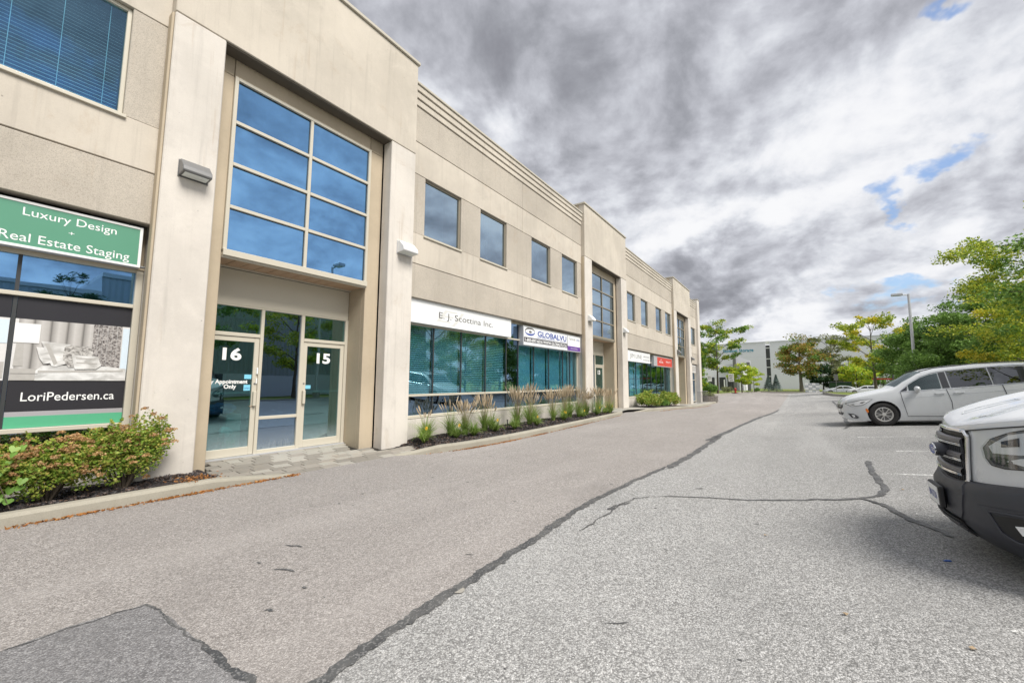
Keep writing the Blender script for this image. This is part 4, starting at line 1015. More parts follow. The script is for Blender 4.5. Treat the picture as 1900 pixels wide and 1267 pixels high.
# ---- wall lights
def wall_light(name_label, y, z, mat, sc=1., x=X0, group='wall lights on the entrance bays'):
    t_ = thing('wall_light', name_label, 'wall light', (x, y, z), group=group)
    w_ = .19*sc; b = MB()
    pr = [(0, .14), (.07, .145), (.20, .01), (.215, -.06), (.20, -.085), (0, -.10)]
    pr = [(a*sc, c*sc) for a, c in pr]
    b.prism(pr, lambda a, c, h: (a, h, c), -w_, w_)
    b.build('housing', mat, t_, bevel=.008)
    b = MB(); b.prism([(.035*sc, -.101*sc), (.19*sc, -.089*sc), (.188*sc, -.094*sc), (.035*sc, -.106*sc)], lambda a, c, h: (a, h, c), -w_*.82, w_*.82); b.build('lens', 'lens_frost', t_)
    b = MB(); b.box(0, .012, -w_*1.04, w_*1.04, -.12*sc, .15*sc); b.build('back_plate', 'metal_grey' if mat == 'metal_grey' else 'metal_light', t_)
    return t_
wall_light('large grey wedge wall light on the nearest pillar left of the big blue window', 2.10, 4.57, 'metal_grey', .98)
wall_light('white wedge wall light on the pillar right of the big blue window', 6.26, 4.49, 'white_paint', 1.15)
wall_light('white wall light on the left pillar of the entrance numbered 13', 16.93, 4.20, 'white_paint', 1.05)
wall_light('white wall light on the right pillar of the entrance numbered 13', 21.45, 4.12, 'white_paint', 1.05)
wall_light('dark wall light on the left pillar of the farthest entrance', 33.7, 3.72, 'metal_grey', 1.15)
wall_light('dark wall light on the right pillar of the farthest entrance', 38.9, 3.42, 'metal_grey', 1.15)

# ================================================================== PLANTS
def tree(name, label, x, y, z, h, r, th, tr, nl, ls, mat, seed, shape='round', group=None, cat='tree', bark='bark', nb=9, aspect=1.8, clump=.55, flat=.5, droop=0., mats2=None, lean=0, sparse=1.):
    rg = np.random.default_rng(seed); rr = random.Random(seed)
    root = thing(name, label, cat, (x, y, z), 0, group)
    b = MB(); tp = []; n = 7; hx = hy = 0
    for i in range(n+1):
        t = i/n; tp.append(Vector((hx, hy, h*.86*t))); hx += rr.uniform(-.02, .02)*h*.3+lean*h/n; hy += rr.uniform(-.02, .02)*h*.3
    b.tube(tp, [tr*(1.25 if i == 0 else 1)*(1-i/n*.86) for i in range(n+1)], 9)
    def at(zq):
        t = min(zq/(h*.86), .999)*n; i = int(t); return tp[i].lerp(tp[i+1], t-i)
    cl = []
    def prof(t):
        if shape == 'round': return math.sqrt(max(0, 1-(2*t-.95)**2))*1.0+.05
        if shape == 'vase': return .35+.75*math.sin(min(1, t*1.25)*PI*.62)
        if shape == 'cone': return 1.05-t*.98
        if shape == 'column': return .75+.25*math.sin(t*PI)
        return 1
    for k in range(nb):
        t = (k+.5)/nb; zb = th+(h*.80-th)*t; p0 = at(zb); a = k*2.4+rr.uniform(-.4, .4)
        L = r*prof(t)*rr.uniform(.80, 1.12); el_ = math.radians({'cone': 8, 'round': 28, 'vase': 38, 'column': 60}.get(shape, 30)+rr.uniform(-12, 14))*(1.0 if shape != 'round' else (1.2-.6*(1-t)))
        rise = L*math.tan(el_)*.55
        if shape == 'column': L *= .8
        end = p0+Vector((math.cos(a)*L, math.sin(a)*L, min(rise, h-zb-.2)))
        mid = p0.lerp(end, .5)+Vector((0, 0, L*.10 if not droop else L*.16)); rb = tr*(.42-.22*t)
        b.tube([p0, mid, end], [rb, rb*.6, rb*.18], 6)
        ns = 5
        for q in range(ns):
            f = .28+.72*q/(ns-1); pm = (p0.lerp(mid, f*2) if f < .5 else mid.lerp(end, f*2-1))
            a2 = a+rr.choice((-1, 1))*rr.uniform(.5, 1.25); l2 = L*rr.uniform(.25, .48)*(1.15-f*.45)
            e2 = pm+Vector((math.cos(a2)*l2, math.sin(a2)*l2, l2*rr.uniform(-.10, .5)-droop*l2*.5))
            b.tube([pm, pm.lerp(e2, .5)+Vector((0, 0, l2*.08)), e2], [rb*.34, rb*.22, rb*.07], 5, caps=False)
            cl += [pm.lerp(e2, .55), e2]
        cl += [mid.lerp(end, .5), end]
    top = at(h*.86)
    for q in range(6):
        a = q*1.05; e2 = top+Vector((math.cos(a)*r*.28, math.sin(a)*r*.28, h*.13*rr.uniform(.5, 1.05))); b.tube([top-Vector((0, 0, h*.06)), e2], [tr*.1, tr*.03], 5, caps=False); cl.append(e2)
    b.build('trunk', bark, root, smooth=True)
    cl = np.array([tuple(c) for c in cl]); keep = rg.random(len(cl)) < sparse; cl = cl[keep] if keep.sum() > 4 else cl
    wgt = rg.random(len(cl))+.35; wgt /= wgt.sum()
    idx = rg.choice(len(cl), nl, p=wgt); rad = (clump*(.6+.8*rg.random(len(cl))))[idx]
    off = rg.normal(size=(nl, 3)); off *= (rad/(np.linalg.norm(off, axis=1)+.2)*rg.random(nl)**.45)[:, None]; off[:, 2] *= .62
    C = cl[idx]+off
    lowlim = th*.82; C[:, 2] = np.where(C[:, 2] < lowlim, lowlim+rg.random(nl)*.5, C[:, 2])
    if mats2 is None: leaves('crown', C, ls, mat, root, seed, aspect, flat, droop=droop)
    else:
        m2 = rg.random(len(cl)) < mats2[1]; sel = m2[idx]
        leaves('crown', C[~sel], ls, mat, root, seed, aspect, flat, droop=droop)
        o = leaves('crown', C[sel], ls, mats2[0], root, seed+1, aspect, flat, droop=droop); o['label'] = 'turning autumn foliage'
    return root
GR = 'deciduous trees along the grass median'
Z = .33
# the leafy row behind the stalls, right of the frame
tree('linden_tree', 'dense green tree directly behind the tall lamp post', 10.0, 52, Z, 6.9, 2.9, .4, .13, 22000, .19, 'leaf_green', 11, 'round', GR, nb=18, clump=1.0)
tree('linden_tree', 'broad dense green tree above the bonnet of the white minivan', 11.5, 43.0, Z, 8.3, 2.7, .4, .14, 26000, .165, 'leaf_green', 12, 'round', GR, nb=18, clump=.8)
tree('linden_tree', 'rounded green tree between the lamp post and the taller lindens', 11.0, 47.5, Z, 7.5, 2.6, .4, .14, 22000, .175, 'leaf_green', 19, 'round', GR, nb=18, clump=.8, mats2=('leaf_dark', .3))
tree('linden_tree', 'tall green tree above the minivan roof with a pointed top', 11.2, 36.3, Z, 7.8, 2.8, .4, .14, 26000, .145, 'leaf_green', 13, 'cone', GR, nb=22, clump=.75)
tree('honey_locust_tree', 'feathery yellow green locust tree above the rear of the minivan', 9.6, 28.6, Z, 5.7, 2.8, .4, .12, 28000, .115, 'leaf_locust', 14, 'vase', GR, nb=18, clump=.7, droop=.3, mats2=('leaf_gold', .22))
tree('honey_locust_tree', 'nearest feathery locust tree cut by the right edge of the frame', 8.9, 24.0, Z, 8.4, 3.3, 1.4, .12, 19000, .11, 'leaf_locust', 15, 'vase', GR, nb=12, clump=.60, droop=.45, sparse=.85, mats2=('leaf_green', .35))
tree('linden_tree', 'green tree at the far end of the row, left of the lamp post', 11.2, 62, Z-.2, 6.6, 2.7, .5, .12, 12000, .23, 'leaf_green', 16, 'round', GR, nb=15, clump=1.0)
tree('linden_tree', 'dark green tree half hidden between the lamp post and its neighbours', 13.6, 66, Z-.5, 6.9, 2.9, .5, .12, 9000, .26, 'leaf_dark', 17, 'round', GR, nb=12, clump=.9)
tree('linden_tree', 'low bushy green tree hiding the foot of the lamp post', 9.0, 42.6, Z, 4.2, 1.9, .3, .08, 14000, .15, 'leaf_green', 18, 'round', GR, nb=12, clump=.8)
# seen only as reflections in the shop windows
tree('honey_locust_tree', 'locust tree across the stalls mirrored in the glass between doors 16 and 15', 8.2, 12.9, Z, 6.6, 2.6, 1.5, .11, 12000, .13, 'leaf_locust', 21, 'vase', GR, nb=12, clump=.55, droop=.3)
tree('honey_locust_tree', 'locust tree across the stalls mirrored in the slatted teal shop window', 8.4, 18.6, Z, 6.4, 2.4, 1.5, .11, 10000, .13, 'leaf_green', 22, 'round', GR, nb=12, clump=.6)
tree('pine_tree', 'small open pine mirrored in the glass under the green sign', 7.8, 2.95, Z, 5.3, 1.25, 2.6, .07, 9000, .17, 'leaf_dark', 23, 'round', None, nb=12, aspect=7, clump=.24)
tree('honey_locust_tree', 'locust tree across the stalls behind the white cargo van', 8.8, 7.6, Z, 6.8, 2.2, 1.9, .10, 7000, .14, 'leaf_green', 24, 'vase', GR, nb=10, clump=.5)
# on the island and beyond
tree('honey_locust_tree', 'slender yellow green locust on the grass island by the parked cars', 9.7, 79, -.15, 11.4, 4.3, 2.6, .20, 9000, .30, 'leaf_locust', 31, 'vase', None, nb=12, clump=.85, flat=.4, sparse=.72, mats2=('leaf_gold', .25))
tree('maple_tree', 'broad maple with rusty autumn patches beside the stacked white crates', 1.1, 103, -.5, 11.6, 3.7, 2.9, .36, 9000, .36, 'leaf_maple', 32, 'round', None, nb=15, clump=1.25, bark='bark_pale', mats2=('leaf_green', .4))
tree('elm_tree', 'open grey green tree with fanned bare branches right of the maple', 6.6, 112, -.5, 12.4, 4.6, 3.2, .26, 6500, .34, 'leaf_dull', 33, 'vase', None, nb=14, clump=.9, sparse=.8)
tree('spruce_tree', 'dark green low tree in the shade under the grey green one', 4.9, 108, -.5, 5.4, 2.7, .9, .16, 5000, .38, 'leaf_dark', 34, 'round', None, nb=10, clump=1.0)
tree('maple_tree', 'rounded bright green tree behind the distant parked cars', 9.6, 100, -.4, 5.4, 2.9, .7, .14, 5500, .34, 'leaf_bright', 35, 'round', None, nb=11, clump=1.0)
tree('maple_tree', 'dull green bush tree left of the distant grey lamp', 7.9, 106, -.4, 5.2, 2.2, .7, .14, 4500, .34, 'leaf_dull', 36, 'round', None, nb=10, clump=1.0)
tree('maple_tree', 'green tree behind the red fence beyond the parked cars', 13.5, 102, -.3, 6.0, 2.9, .8, .14, 5000, .34, 'leaf_green', 37, 'round', None, nb=11, clump=1.0)
tree('honey_locust_tree', 'tall airy yellow green tree just past the end of the beige building', -10.7, 76, -.53, 12.2, 3.9, 3.3, .17, 9500, .30, 'leaf_locust', 38, 'vase', None, nb=15, clump=.75, sparse=.8, mats2=('leaf_green', .45))
tree('columnar_tree', 'narrow dense green tree against the corner of the beige building', -12.9, 72, -.53, 7.2, 1.5, .2, .12, 9000, .22, 'leaf_bright', 39, 'column', None, nb=16, clump=.6, mats2=('leaf_green', .6))
tree('maple_tree', 'small round lime green tree beside the red hydrant', -7.9, 84, -.53, 5.2, 1.9, 1.5, .10, 6500, .22, 'leaf_bright', 40, 'round', None, nb=12, clump=.62)
tree('maple_tree', 'thinner lime green sapling right of the round lime tree', -6.6, 92, -.52, 4.7, 1.3, 1.2, .07, 2600, .22, 'leaf_bright', 41, 'round', None, nb=9, clump=.5, sparse=.8)
for (xx, hh, lab) in ((-4.35, 3.2, 'left of two small blue spruces in front of the white storage building'), (-3.05, 3.3, 'right of two small blue spruces in front of the white storage building')):
    rt = thing('blue_spruce', lab, 'tree', (xx, 95.5, -.5)); rg = np.random.default_rng(int(hh*10)); b = MB(); b.tube([(0, 0, 0), (0, 0, hh)], [.07, .01], 6); b.build('trunk', 'bark_pale', rt)
    n = 2600; t = rg.random(n)**.8; tier = np.floor(t*9)/9*.6+t*.4; a = rg.random(n)*2*PI; rad = (1-t)*.98*(.55+.45*rg.random(n))*(1+.25*np.sin(t*55)); C = np.stack([rad*np.cos(a), rad*np.sin(a), .45+t*(hh-.4)-rad*.22], 1)
    leaves('crown', C, .26, 'leaf_spruce', rt, 5, 3.5, .4)
# dead twiggy sapling between the locusts
rt = thing('dead_tree', 'leafless grey twiggy sapling standing out against the cloud at the right', 'tree', (8.3, 25.6, Z)); b = MB(); rr = random.Random(3)
b.tube([(0, 0, 0), (.1, 0, 3), (.0, .1, 6.4)], [.05, .035, .008], 6)
for q in range(26):
    zz_ = rr.uniform(2.6, 6.1); a = rr.uniform(0, 6.28); L = rr.uniform(.5, 1.3); e_ = (math.cos(a)*L*.55, math.sin(a)*L*.55, zz_+L*.8); b.tube([(.05, .03, zz_), e_], [.014, .004], 4, caps=False)
    for s_ in range(3):
        f = rr.uniform(.3, .9); m_ = (e_[0]*f, e_[1]*f, zz_+(e_[2]-zz_)*f); a2 = a+rr.uniform(-1, 1); b.tube([m_, (m_[0]+math.cos(a2)*.25, m_[1]+math.sin(a2)*.25, m_[2]+.3)], [.006, .002], 3, caps=False)
b.build('trunk', 'bark_pale', rt)

def bush(name, label, x, y, z, rx, ry, h, n, ls, mat, seed, group=None, heads=0, aspect=1.7, lobes=9, cat='shrub'):
    rt = thing(name, label, cat, (x, y, z), 0, group); rg = np.random.default_rng(seed); rr = random.Random(seed)
    b = MB(); lc = []
    for q in range(lobes):
        a = q*2.4; k = math.sqrt((q+.5)/lobes); px, py = math.cos(a)*k*rx*.78, math.sin(a)*k*ry*.78; pz_ = h*(.44+.42*rr.random())*(1-.30*k*k); lc.append((px, py, pz_, rr.uniform(.7, 1.15)))
        for s_ in range(4): b.tube([(px*.15, py*.15, 0), (px*.6+rr.uniform(-.04, .04), py*.6+rr.uniform(-.04, .04), pz_*.6), (px+rr.uniform(-.1, .1)*rx, py+rr.uniform(-.1, .1)*ry, pz_*rr.uniform(.9, 1.3))], [.009, .006, .002], 4, caps=False)
    b.build('stems', 'bark', rt)
    lc = np.array(lc); idx = rg.integers(0, len(lc), n); off = rg.normal(size=(n, 3)); off /= np.linalg.norm(off, axis=1)[:, None]; sz = rg.random(n)**.42
    R_ = np.array([rx*.42, ry*.42, h*.36]); C = lc[idx, :3]+off*sz[:, None]*R_*lc[idx, 3][:, None]
    C[:, 2] = np.abs(C[:, 2]-.02)+.02
    sp = []
    for q in range(22 if heads else 10):
        k = rr.randrange(len(lc)); v = Vector((rr.gauss(0, .7), rr.gauss(0, .9), rr.uniform(.1, 1.2))).normalized(); L_ = rr.uniform(.10, .26)*max(1, h); c0 = Vector(lc[k][:3])+Vector((v.x*R_[0], v.y*R_[1], v.z*R_[2]))*.8
        for z_ in range(int(26*n/9000)+8): t_ = rr.random(); sp.append(tuple(c0+v*L_*t_+Vector((rr.gauss(0, 1), rr.gauss(0, 1), rr.gauss(0, 1)))*.022*(1.2-t_)*max(1, ls/.04)))
    C = np.concatenate([C, np.array(sp)]); C[:, 2] = np.maximum(C[:, 2], .02)
    leaves('foliage', C, ls, mat, rt, seed, aspect, .55)
    if heads:
        hs = []
        for q in range(heads):
            k = rr.randrange(len(lc)); v = Vector((rr.gauss(0, 1), rr.gauss(0, 1), rr.gauss(.38, .6))).normalized(); c = [lc[k][j]+v[j]*R_[j]*lc[k][3]*1.04 for j in range(3)]
            m_ = 40; a = rg.random(m_)*2*PI; rad = .042*np.sqrt(rg.random(m_))*rr.uniform(.7, 1.3)
            hs.append(np.stack([c[0]+rad*np.cos(a), c[1]+rad*np.sin(a), c[2]+.012-rad*.35+rg.random(m_)*.03], 1))
        leaves('flower_heads', np.concatenate(hs), .022, 'flower_rust', rt, seed+3, 1.1, .2)
    return rt
SG = 'rust flowered shrubs in the left bed'
bush('spirea_shrub', 'tallest rusty flowered shrub, leaning against the first pillar', -7.20, 1.56, -.02, .30, .54, .92, 9000, .037, 'leaf_shrub', 51, SG, heads=105, lobes=11)
bush('spirea_shrub', 'middle rusty flowered shrub under the printed window', -7.14, .90, -.02, .28, .44, .66, 9000, .037, 'leaf_shrub', 52, SG, heads=125, lobes=11)
bush('spirea_shrub', 'leftmost rusty flowered shrub cut by the frame edge', -7.16, .35, -.02, .30, .40, .76, 7500, .037, 'leaf_shrub', 53, SG, heads=95, lobes=10)
bush('spirea_shrub', 'rusty flowered shrub outside the frame to the left', -7.2, -.5, -.02, .30, .5, .7, 2500, .05, 'leaf_shrub', 54, SG, heads=50)
# vine with heart shaped leaves
rt = thing('vine', 'bright green heart shaped leaves climbing over the leftmost shrub', 'vine', (-6.92, .62, 0)); b = MB()
def heart(c, s_, nrm, up):
    n_ = Vector(nrm).normalized(); u = Vector(up); u = (u-n_*u.dot(n_)).normalized(); v = n_.cross(u); c = Vector(c)
    pts = [(0, .18), (.22, .40), (.45, .34), (.52, .08), (.32, -.28), (0, -.62), (-.32, -.28), (-.52, .08), (-.45, .34), (-.22, .40)]
    q = [c+(v*a+u*e+n_*(-.12*abs(a)))*s_ for a, e in pts]; k = len(b.v); b.v += [tuple(p) for p in q]; b.v.append(tuple(c)); 
    for i in range(len(q)): b.f.append((k+i, k+(i+1) % len(q), k+len(q))); b.mi.append(0)
rr = random.Random(9)
for q in range(34): heart((rr.uniform(-.06, .08), rr.uniform(-.34, .06), rr.uniform(.10, .66)), rr.uniform(.05, .095), (rr.uniform(.5, 1), rr.uniform(-.8, .1), rr.uniform(.2, .9)), (0, rr.uniform(-.4, .4), 1))
b.build('leaves', 'leaf_vine', rt, recalc=False); b = MB(); b.tube([(0, 0, 0), (.03, -.1, .3), (.05, -.2, .62)], .004, 5); b.build('stem', 'bark', rt)

# mulch chips and fallen leaves
def chips(name, polyf, n, s, mat, seed, z):
    rg = random.Random(seed); C = []
    while len(C) < n:
        x, y = polyf(rg); C.append((x, y, z(x, y)+rg.uniform(0, .015)))
    o = leaves(name, C, s, mat, None, seed, 2.6, .35); o['kind'] = 'stuff'; return o
def b1(r): return r.uniform(-7.66, -6.88), r.uniform(-.6, 2.5)
def edge2(y):
    for (xa, ya), (xc, yc) in zip(K2, K2[1:]):
        if ya <= y <= yc: return xa+(xc-xa)*(y-ya)/(yc-ya)-.16
    return -6.9
def b2(r):
    y = 6.3+(r.random()**1.5)*12; return r.uniform(-7.78, edge2(y)-.0), y
chips('mulch_chips', b1, 9000, .048, 'chip', 61, lambda x, y: -.018+bump(x, y)*.8)
chips('mulch_chips', b2, 16000, .052, 'chip', 62, lambda x, y: -.018+bump(x, y)*.8-.09*min(1, max(0, (7.1-y)/.8)))
def l1(r):
    y = r.choice((r.gauss(2.15, .22), r.gauss(2.0, .35), r.gauss(1.1, .25), r.gauss(3.0, .15), r.uniform(.1, 3.4), r.gauss(3.45, .05))); return -6.70+abs(r.gauss(0, .03)), y
def l2(r):
    y = r.choice((r.gauss(8.6, .4), r.gauss(7.4, .3), r.gauss(13, .6), r.uniform(6, 18), r.gauss(10.2, .3))); return edge2(y)+.16+.015+abs(r.gauss(0, .03)), y
def l3(r): y = r.uniform(22, 40); return -6.0+(y-25)*-.02+abs(r.gauss(0, .06)), y
chips('fallen_leaves', l1, 750, .042, 'litter', 63, lambda x, y: G(x, y)+.004)
chips('fallen_leaves', l2, 1300, .040, 'litter', 64, lambda x, y: G(x, y)+.004)
chips('fallen_leaves', l3, 500, .05, 'litter', 66, lambda x, y: G(x, y)+.004)
chips('fallen_leaves', lambda r: (r.gauss(-6.98, .10), r.gauss(2.28, .13)), 220, .032, 'litter', 65, lambda x, y: .015)
for i, (x, y) in enumerate(LEAFPTS):
    heart_b = MB(); a = i*1.3; pts = [(.014*math.cos(k*PI/4+a)*(1+.4*(k % 2)), .014*math.sin(k*PI/4+a)*(1+.4*((k+1) % 2))) for k in range(8)]
    heart_b.poly([(px_, py_, .008+.006*(k % 3)) for k, (px_, py_) in enumerate(pts)]); o = heart_b.build('fallen_leaf', 'straw'); o.location = (x, y, G(x, y)); tag(o, ['single brown leaf on the asphalt by the forked crack', 'single tan leaf in the middle of the parking lot', 'single pale brown leaf low in the open asphalt', 'single brown leaf near the bottom right corner'][i], 'leaf')

# tall grasses
def grass_clump(label, x, y, h, seed, nblade=95, nplume=26, sp=.20):
    rt = thing('feather_reed_grass', label, 'grass', (x, y, B(y)-.02), 0, 'tall plumed grasses in the kerbed bed'); rr = random.Random(seed)
    b = MB()
    for q in range(int(nblade*1.9)):
        a = rr.uniform(0, 2*PI); L = rr.uniform(.38, .82)*(h/1.2+.18); lean_ = rr.uniform(.15, 1.15); w_ = rr.uniform(.005, .010); r0 = rr.uniform(0, .07)
        d = Vector((math.cos(a), math.sin(a), 0)); s_ = Vector((-d.y, d.x, 0)); prev = None
        for k in range(5):
            t = k/4; p = d*(r0+L*lean_*t**1.7*.8)+Vector((0, 0, L*(t-.38*lean_*t*t))); ww = w_*(1-t*.9)
            cur = (p-s_*ww, p+s_*ww)
            if prev: b.quad(prev[0], prev[1], cur[1], cur[0])
            prev = cur
    b.build('blades', 'blade_green', rt, recalc=False)
    b = MB()
    for q in range(nplume):
        a = rr.uniform(0, 2*PI); l_ = rr.uniform(.03, sp); H_ = h*rr.uniform(.78, 1.05); d = Vector((math.cos(a)*l_, math.sin(a)*l_, 0)); 
        pts = [d*.1, d*.45+Vector((0, 0, H_*.55)), d*1.0+Vector((0, 0, H_*.80)), d*1.4+Vector((0, 0, H_))]
        b.tube([tuple(p) for p in pts[:3]], [.0028, .0022, .0018], 3, caps=False)
        b.tube([tuple(p) for p in (pts[2], pts[2].lerp(pts[3], .3), pts[2].lerp(pts[3], .7), pts[3])], [.003, .013, .011, .002], 5, caps=False)
    b.build('plumes', 'blade_straw', rt, recalc=False); return rt
rr_g = random.Random(77)
GX = [(-7.35, 6.95, .86), (-7.30, 7.75, .95), (-7.25, 8.15, .98), (-7.30, 9.05, 1.12), (-7.32, 9.55, .9), (-7.25, 10.55, 1.22), (-7.2, 11.15, 1.25), (-7.35, 11.9, 1.0), (-7.3, 12.85, 1.18), (-7.25, 13.7, 1.15), (-7.3, 14.6, 1.2), (-7.2, 15.2, 1.22), (-7.35, 15.9, 1.1), (-7.15, 17.1, 1.28), (-7.0, 17.7, 1.2)]
GL = ['first tall grass clump beside the second pillar', 'second grass clump from the pillar, with thin pale plumes', 'grass clump behind the yellow lily in the bed', 'broad plumed grass clump left of the dark stake', 'low grass clump just behind the dark stake', 'tall plumed grass below the end of the white sign', 'densest plumed grass clump under the gap between the two signs', 'shorter grass clump right of the densest plumes', 'plumed grass below the eye logo of the sign', 'plumed grass below the middle letters of GLOBALVU', 'plumed grass below the last letters of GLOBALVU', 'plumed grass below the purple corner of the sign', 'grass clump at the right end of the shop window', 'pale plumed grass in front of the pillar beside door 13', 'last plumed grass in front of the glass door numbered 13']
for i, (x, y, h) in enumerate(GX): grass_clump(GL[i], x+rr_g.uniform(-.10, .10), y+rr_g.uniform(-.15, .15), h*rr_g.uniform(.90, 1.10), 100+i, nplume=(9 if h < .96 else rr_g.randint(26, 60)), nblade=int((130 if y < 12 else 100)*rr_g.uniform(.6, 1.5)), sp=rr_g.uniform(.16, .34))
def lily(label, x, y, seed, fl=1, n=170, h=.42):
    rt = thing('daylily', label, 'plant', (x, y, B(y)-.02), 0, 'low daylilies along the kerb'); rr = random.Random(seed); b = MB()
    for q in range(n):
        a = rr.uniform(0, 2*PI); L = rr.uniform(.22, .42)*h/.34; w_ = rr.uniform(.007, .013); d = Vector((math.cos(a), math.sin(a), 0)); s_ = Vector((-d.y, d.x, 0)); prev = None; ln_ = rr.uniform(.3, 1.0)
        for k in range(6):
            t = k/5; p = d*(.02+L*ln_*t*.85)+Vector((0, 0, L*(1.15*t-.95*ln_*t*t))); ww = w_*(1-t*.85)
            cur = (p-s_*ww, p+s_*ww)
            if prev: b.quad(prev[0], prev[1], cur[1], cur[0])
            prev = cur
    b.build('leaves', 'blade_green', rt, recalc=False)
    for q in range(fl):
        px_, py_, pz_ = rr.uniform(.03, .14), rr.uniform(-.14, .10), rr.uniform(.26, .34); b = MB(); b.tube([(0, 0, 0), (px_, py_, pz_)], .003, 4); b.build('stem', 'blade_green', rt)
        b = MB()
        for k in range(6):
            a = k*PI/3; u = Vector((.25, math.cos(a), math.sin(a))); v = Vector((0, -math.sin(a), math.cos(a))); c = Vector((px_, py_, pz_))
            b.poly([tuple(c), tuple(c+u*.028+v*.014), tuple(c+u*.052+Vector((-.01, 0, 0))), tuple(c+u*.028-v*.014)])
        b.build('flower', 'leaf_yellow_flower', rt, recalc=False); b = MB(); b.lathe([(0, .016), (.012, .012), (.012, 0)], 'X', 8, org=(px_, py_, pz_)); b.build('flower_centre', 'flower_centre', rt)
LX = [(-7.05, 6.62, 1), (-6.95, 7.60, 1), (-6.85, 8.15, 0), (-6.95, 9.2, 1), (-6.85, 10.0, 0), (-6.85, 11.25, 1), (-6.95, 13.3, 2), (-6.9, 14.8, 1), (-6.95, 16.3, 1), (-6.95, 17.2, 1), (-7.0, 18.0, 2)]
LLb = ['daylily with an open yellow flower at the left tip of the bed', 'arching daylily with a yellow flower, second from the left tip', 'flowerless daylily behind the second one', 'daylily with a fading bloom left of the dark stake', 'thick green daylily right of the dark stake', 'daylily with small orange buds in the middle of the bed', 'bushy daylily with orange flowers before the GLOBALVU window', 'daylily under the right end of the GLOBALVU sign', 'low daylily in front of the pale plumes by the pillar', 'daylily left of the glass door numbered 13', 'daylily at the right tip of the bed']
for i, (x, y, f_) in enumerate(LX): lily(LLb[i], x, y, 200+i, f_)
b = MB(); b.tube([(0, 0, 0), (0, 0, .30)], .014, 8); b.tube([(0, 0, .30), (0, 0, .33)], .022, 8); o = b.build('garden_stake', 'car_black'); o.location = (-6.72, 9.45, -.02); tag(o, 'short black garden stake standing in the mulch among the grasses', 'stake')
b = MB(); b.tube([(0, 0, 0), (0, 0, .26)], .014, 8); b.tube([(0, 0, .26), (0, 0, .29)], .022, 8); o = b.build('garden_stake', 'car_black'); o.location = (-6.9, 16.0, -.02); tag(o, 'second short black garden stake near the right end of the bed', 'stake')
HG = 'clipped shrubs in the far bed'
bush('green_shrub', 'larger clipped yellow green shrub before the far teal shop window', -7.0, 23.9, -.05, .75, 1.15, .85, 5200, .085, 'leaf_shrub', 71, HG, lobes=12)
bush('green_shrub', 'small low shrub between the two clipped ones', -6.95, 26.2, -.12, .5, .8, .5, 1800, .08, 'leaf_green', 72, HG)
bush('green_shrub', 'second clipped shrub right before the farthest pillars', -7.0, 28.6, -.2, .7, 1.3, .95, 4600, .09, 'leaf_shrub', 73, HG, lobes=12)
bush('green_shrub', 'low hedge on the verge under the airy yellow green tree', -11.6, 73.5, -.53, 1.2, 2.6, 1.5, 5200, .17, 'leaf_green', 74, None, lobes=14, cat='hedge')
bush('green_shrub', 'second part of the verge hedge nearer the columnar tree', -13.4, 72.0, -.53, 1.5, 2.2, 1.4, 4200, .17, 'leaf_bright', 75, None, lobes=12, cat='hedge')
bush('straw_grass', 'pale straw coloured grasses left of the red hydrant', -10.1, 82, -.53, .9, 1.4, 1.1, 1800, .25, 'leaf_dull', 76, None, aspect=5, cat='grass')
bush('green_shrub', 'small round shrub at the edge of the lawn by the spruces', -6.3, 94, -.5, .6, .6, .7, 900, .14, 'leaf_green', 77, None)
bush('planter_plants', 'low green plants spilling from the stone block planter', -7.6, 45.6, -.12, .8, 1.1, .35, 1200, .08, 'leaf_dull', 78, None, cat='plant')

# ================================================================== VEHICLES
def interp(pts, u):
    if u <= pts[0][0]: return pts[0][1]
    for (a, va), (c, vc) in zip(pts, pts[1:]):
        if u <= c:
            t = (u-a)/(c-a) if c > a else 0; t = t*t*(3-2*t)*.35+t*.65; return va+(vc-va)*t
    return pts[-1][1]
def boolean_cut(o, cutters):
    """cut wheel arches for good"""
    for c in cutters:
        md = o.modifiers.new('cut', 'BOOLEAN'); md.operation = 'DIFFERENCE'; md.solver = 'EXACT'; md.object = c
    bpy.context.view_layer.update(); dg = bpy.context.evaluated_depsgraph_get()
    me = bpy.data.meshes.new_from_object(o.evaluated_get(dg)); o.modifiers.clear(); old = o.data; o.data = me; me.name = old.name
    for c in cutters: bpy.data.objects.remove(c)
    me.polygons.foreach_set('use_smooth', [True]*len(me.polygons))
    try: me.set_sharp_from_angle(angle=math.radians(34))
    except Exception: pass
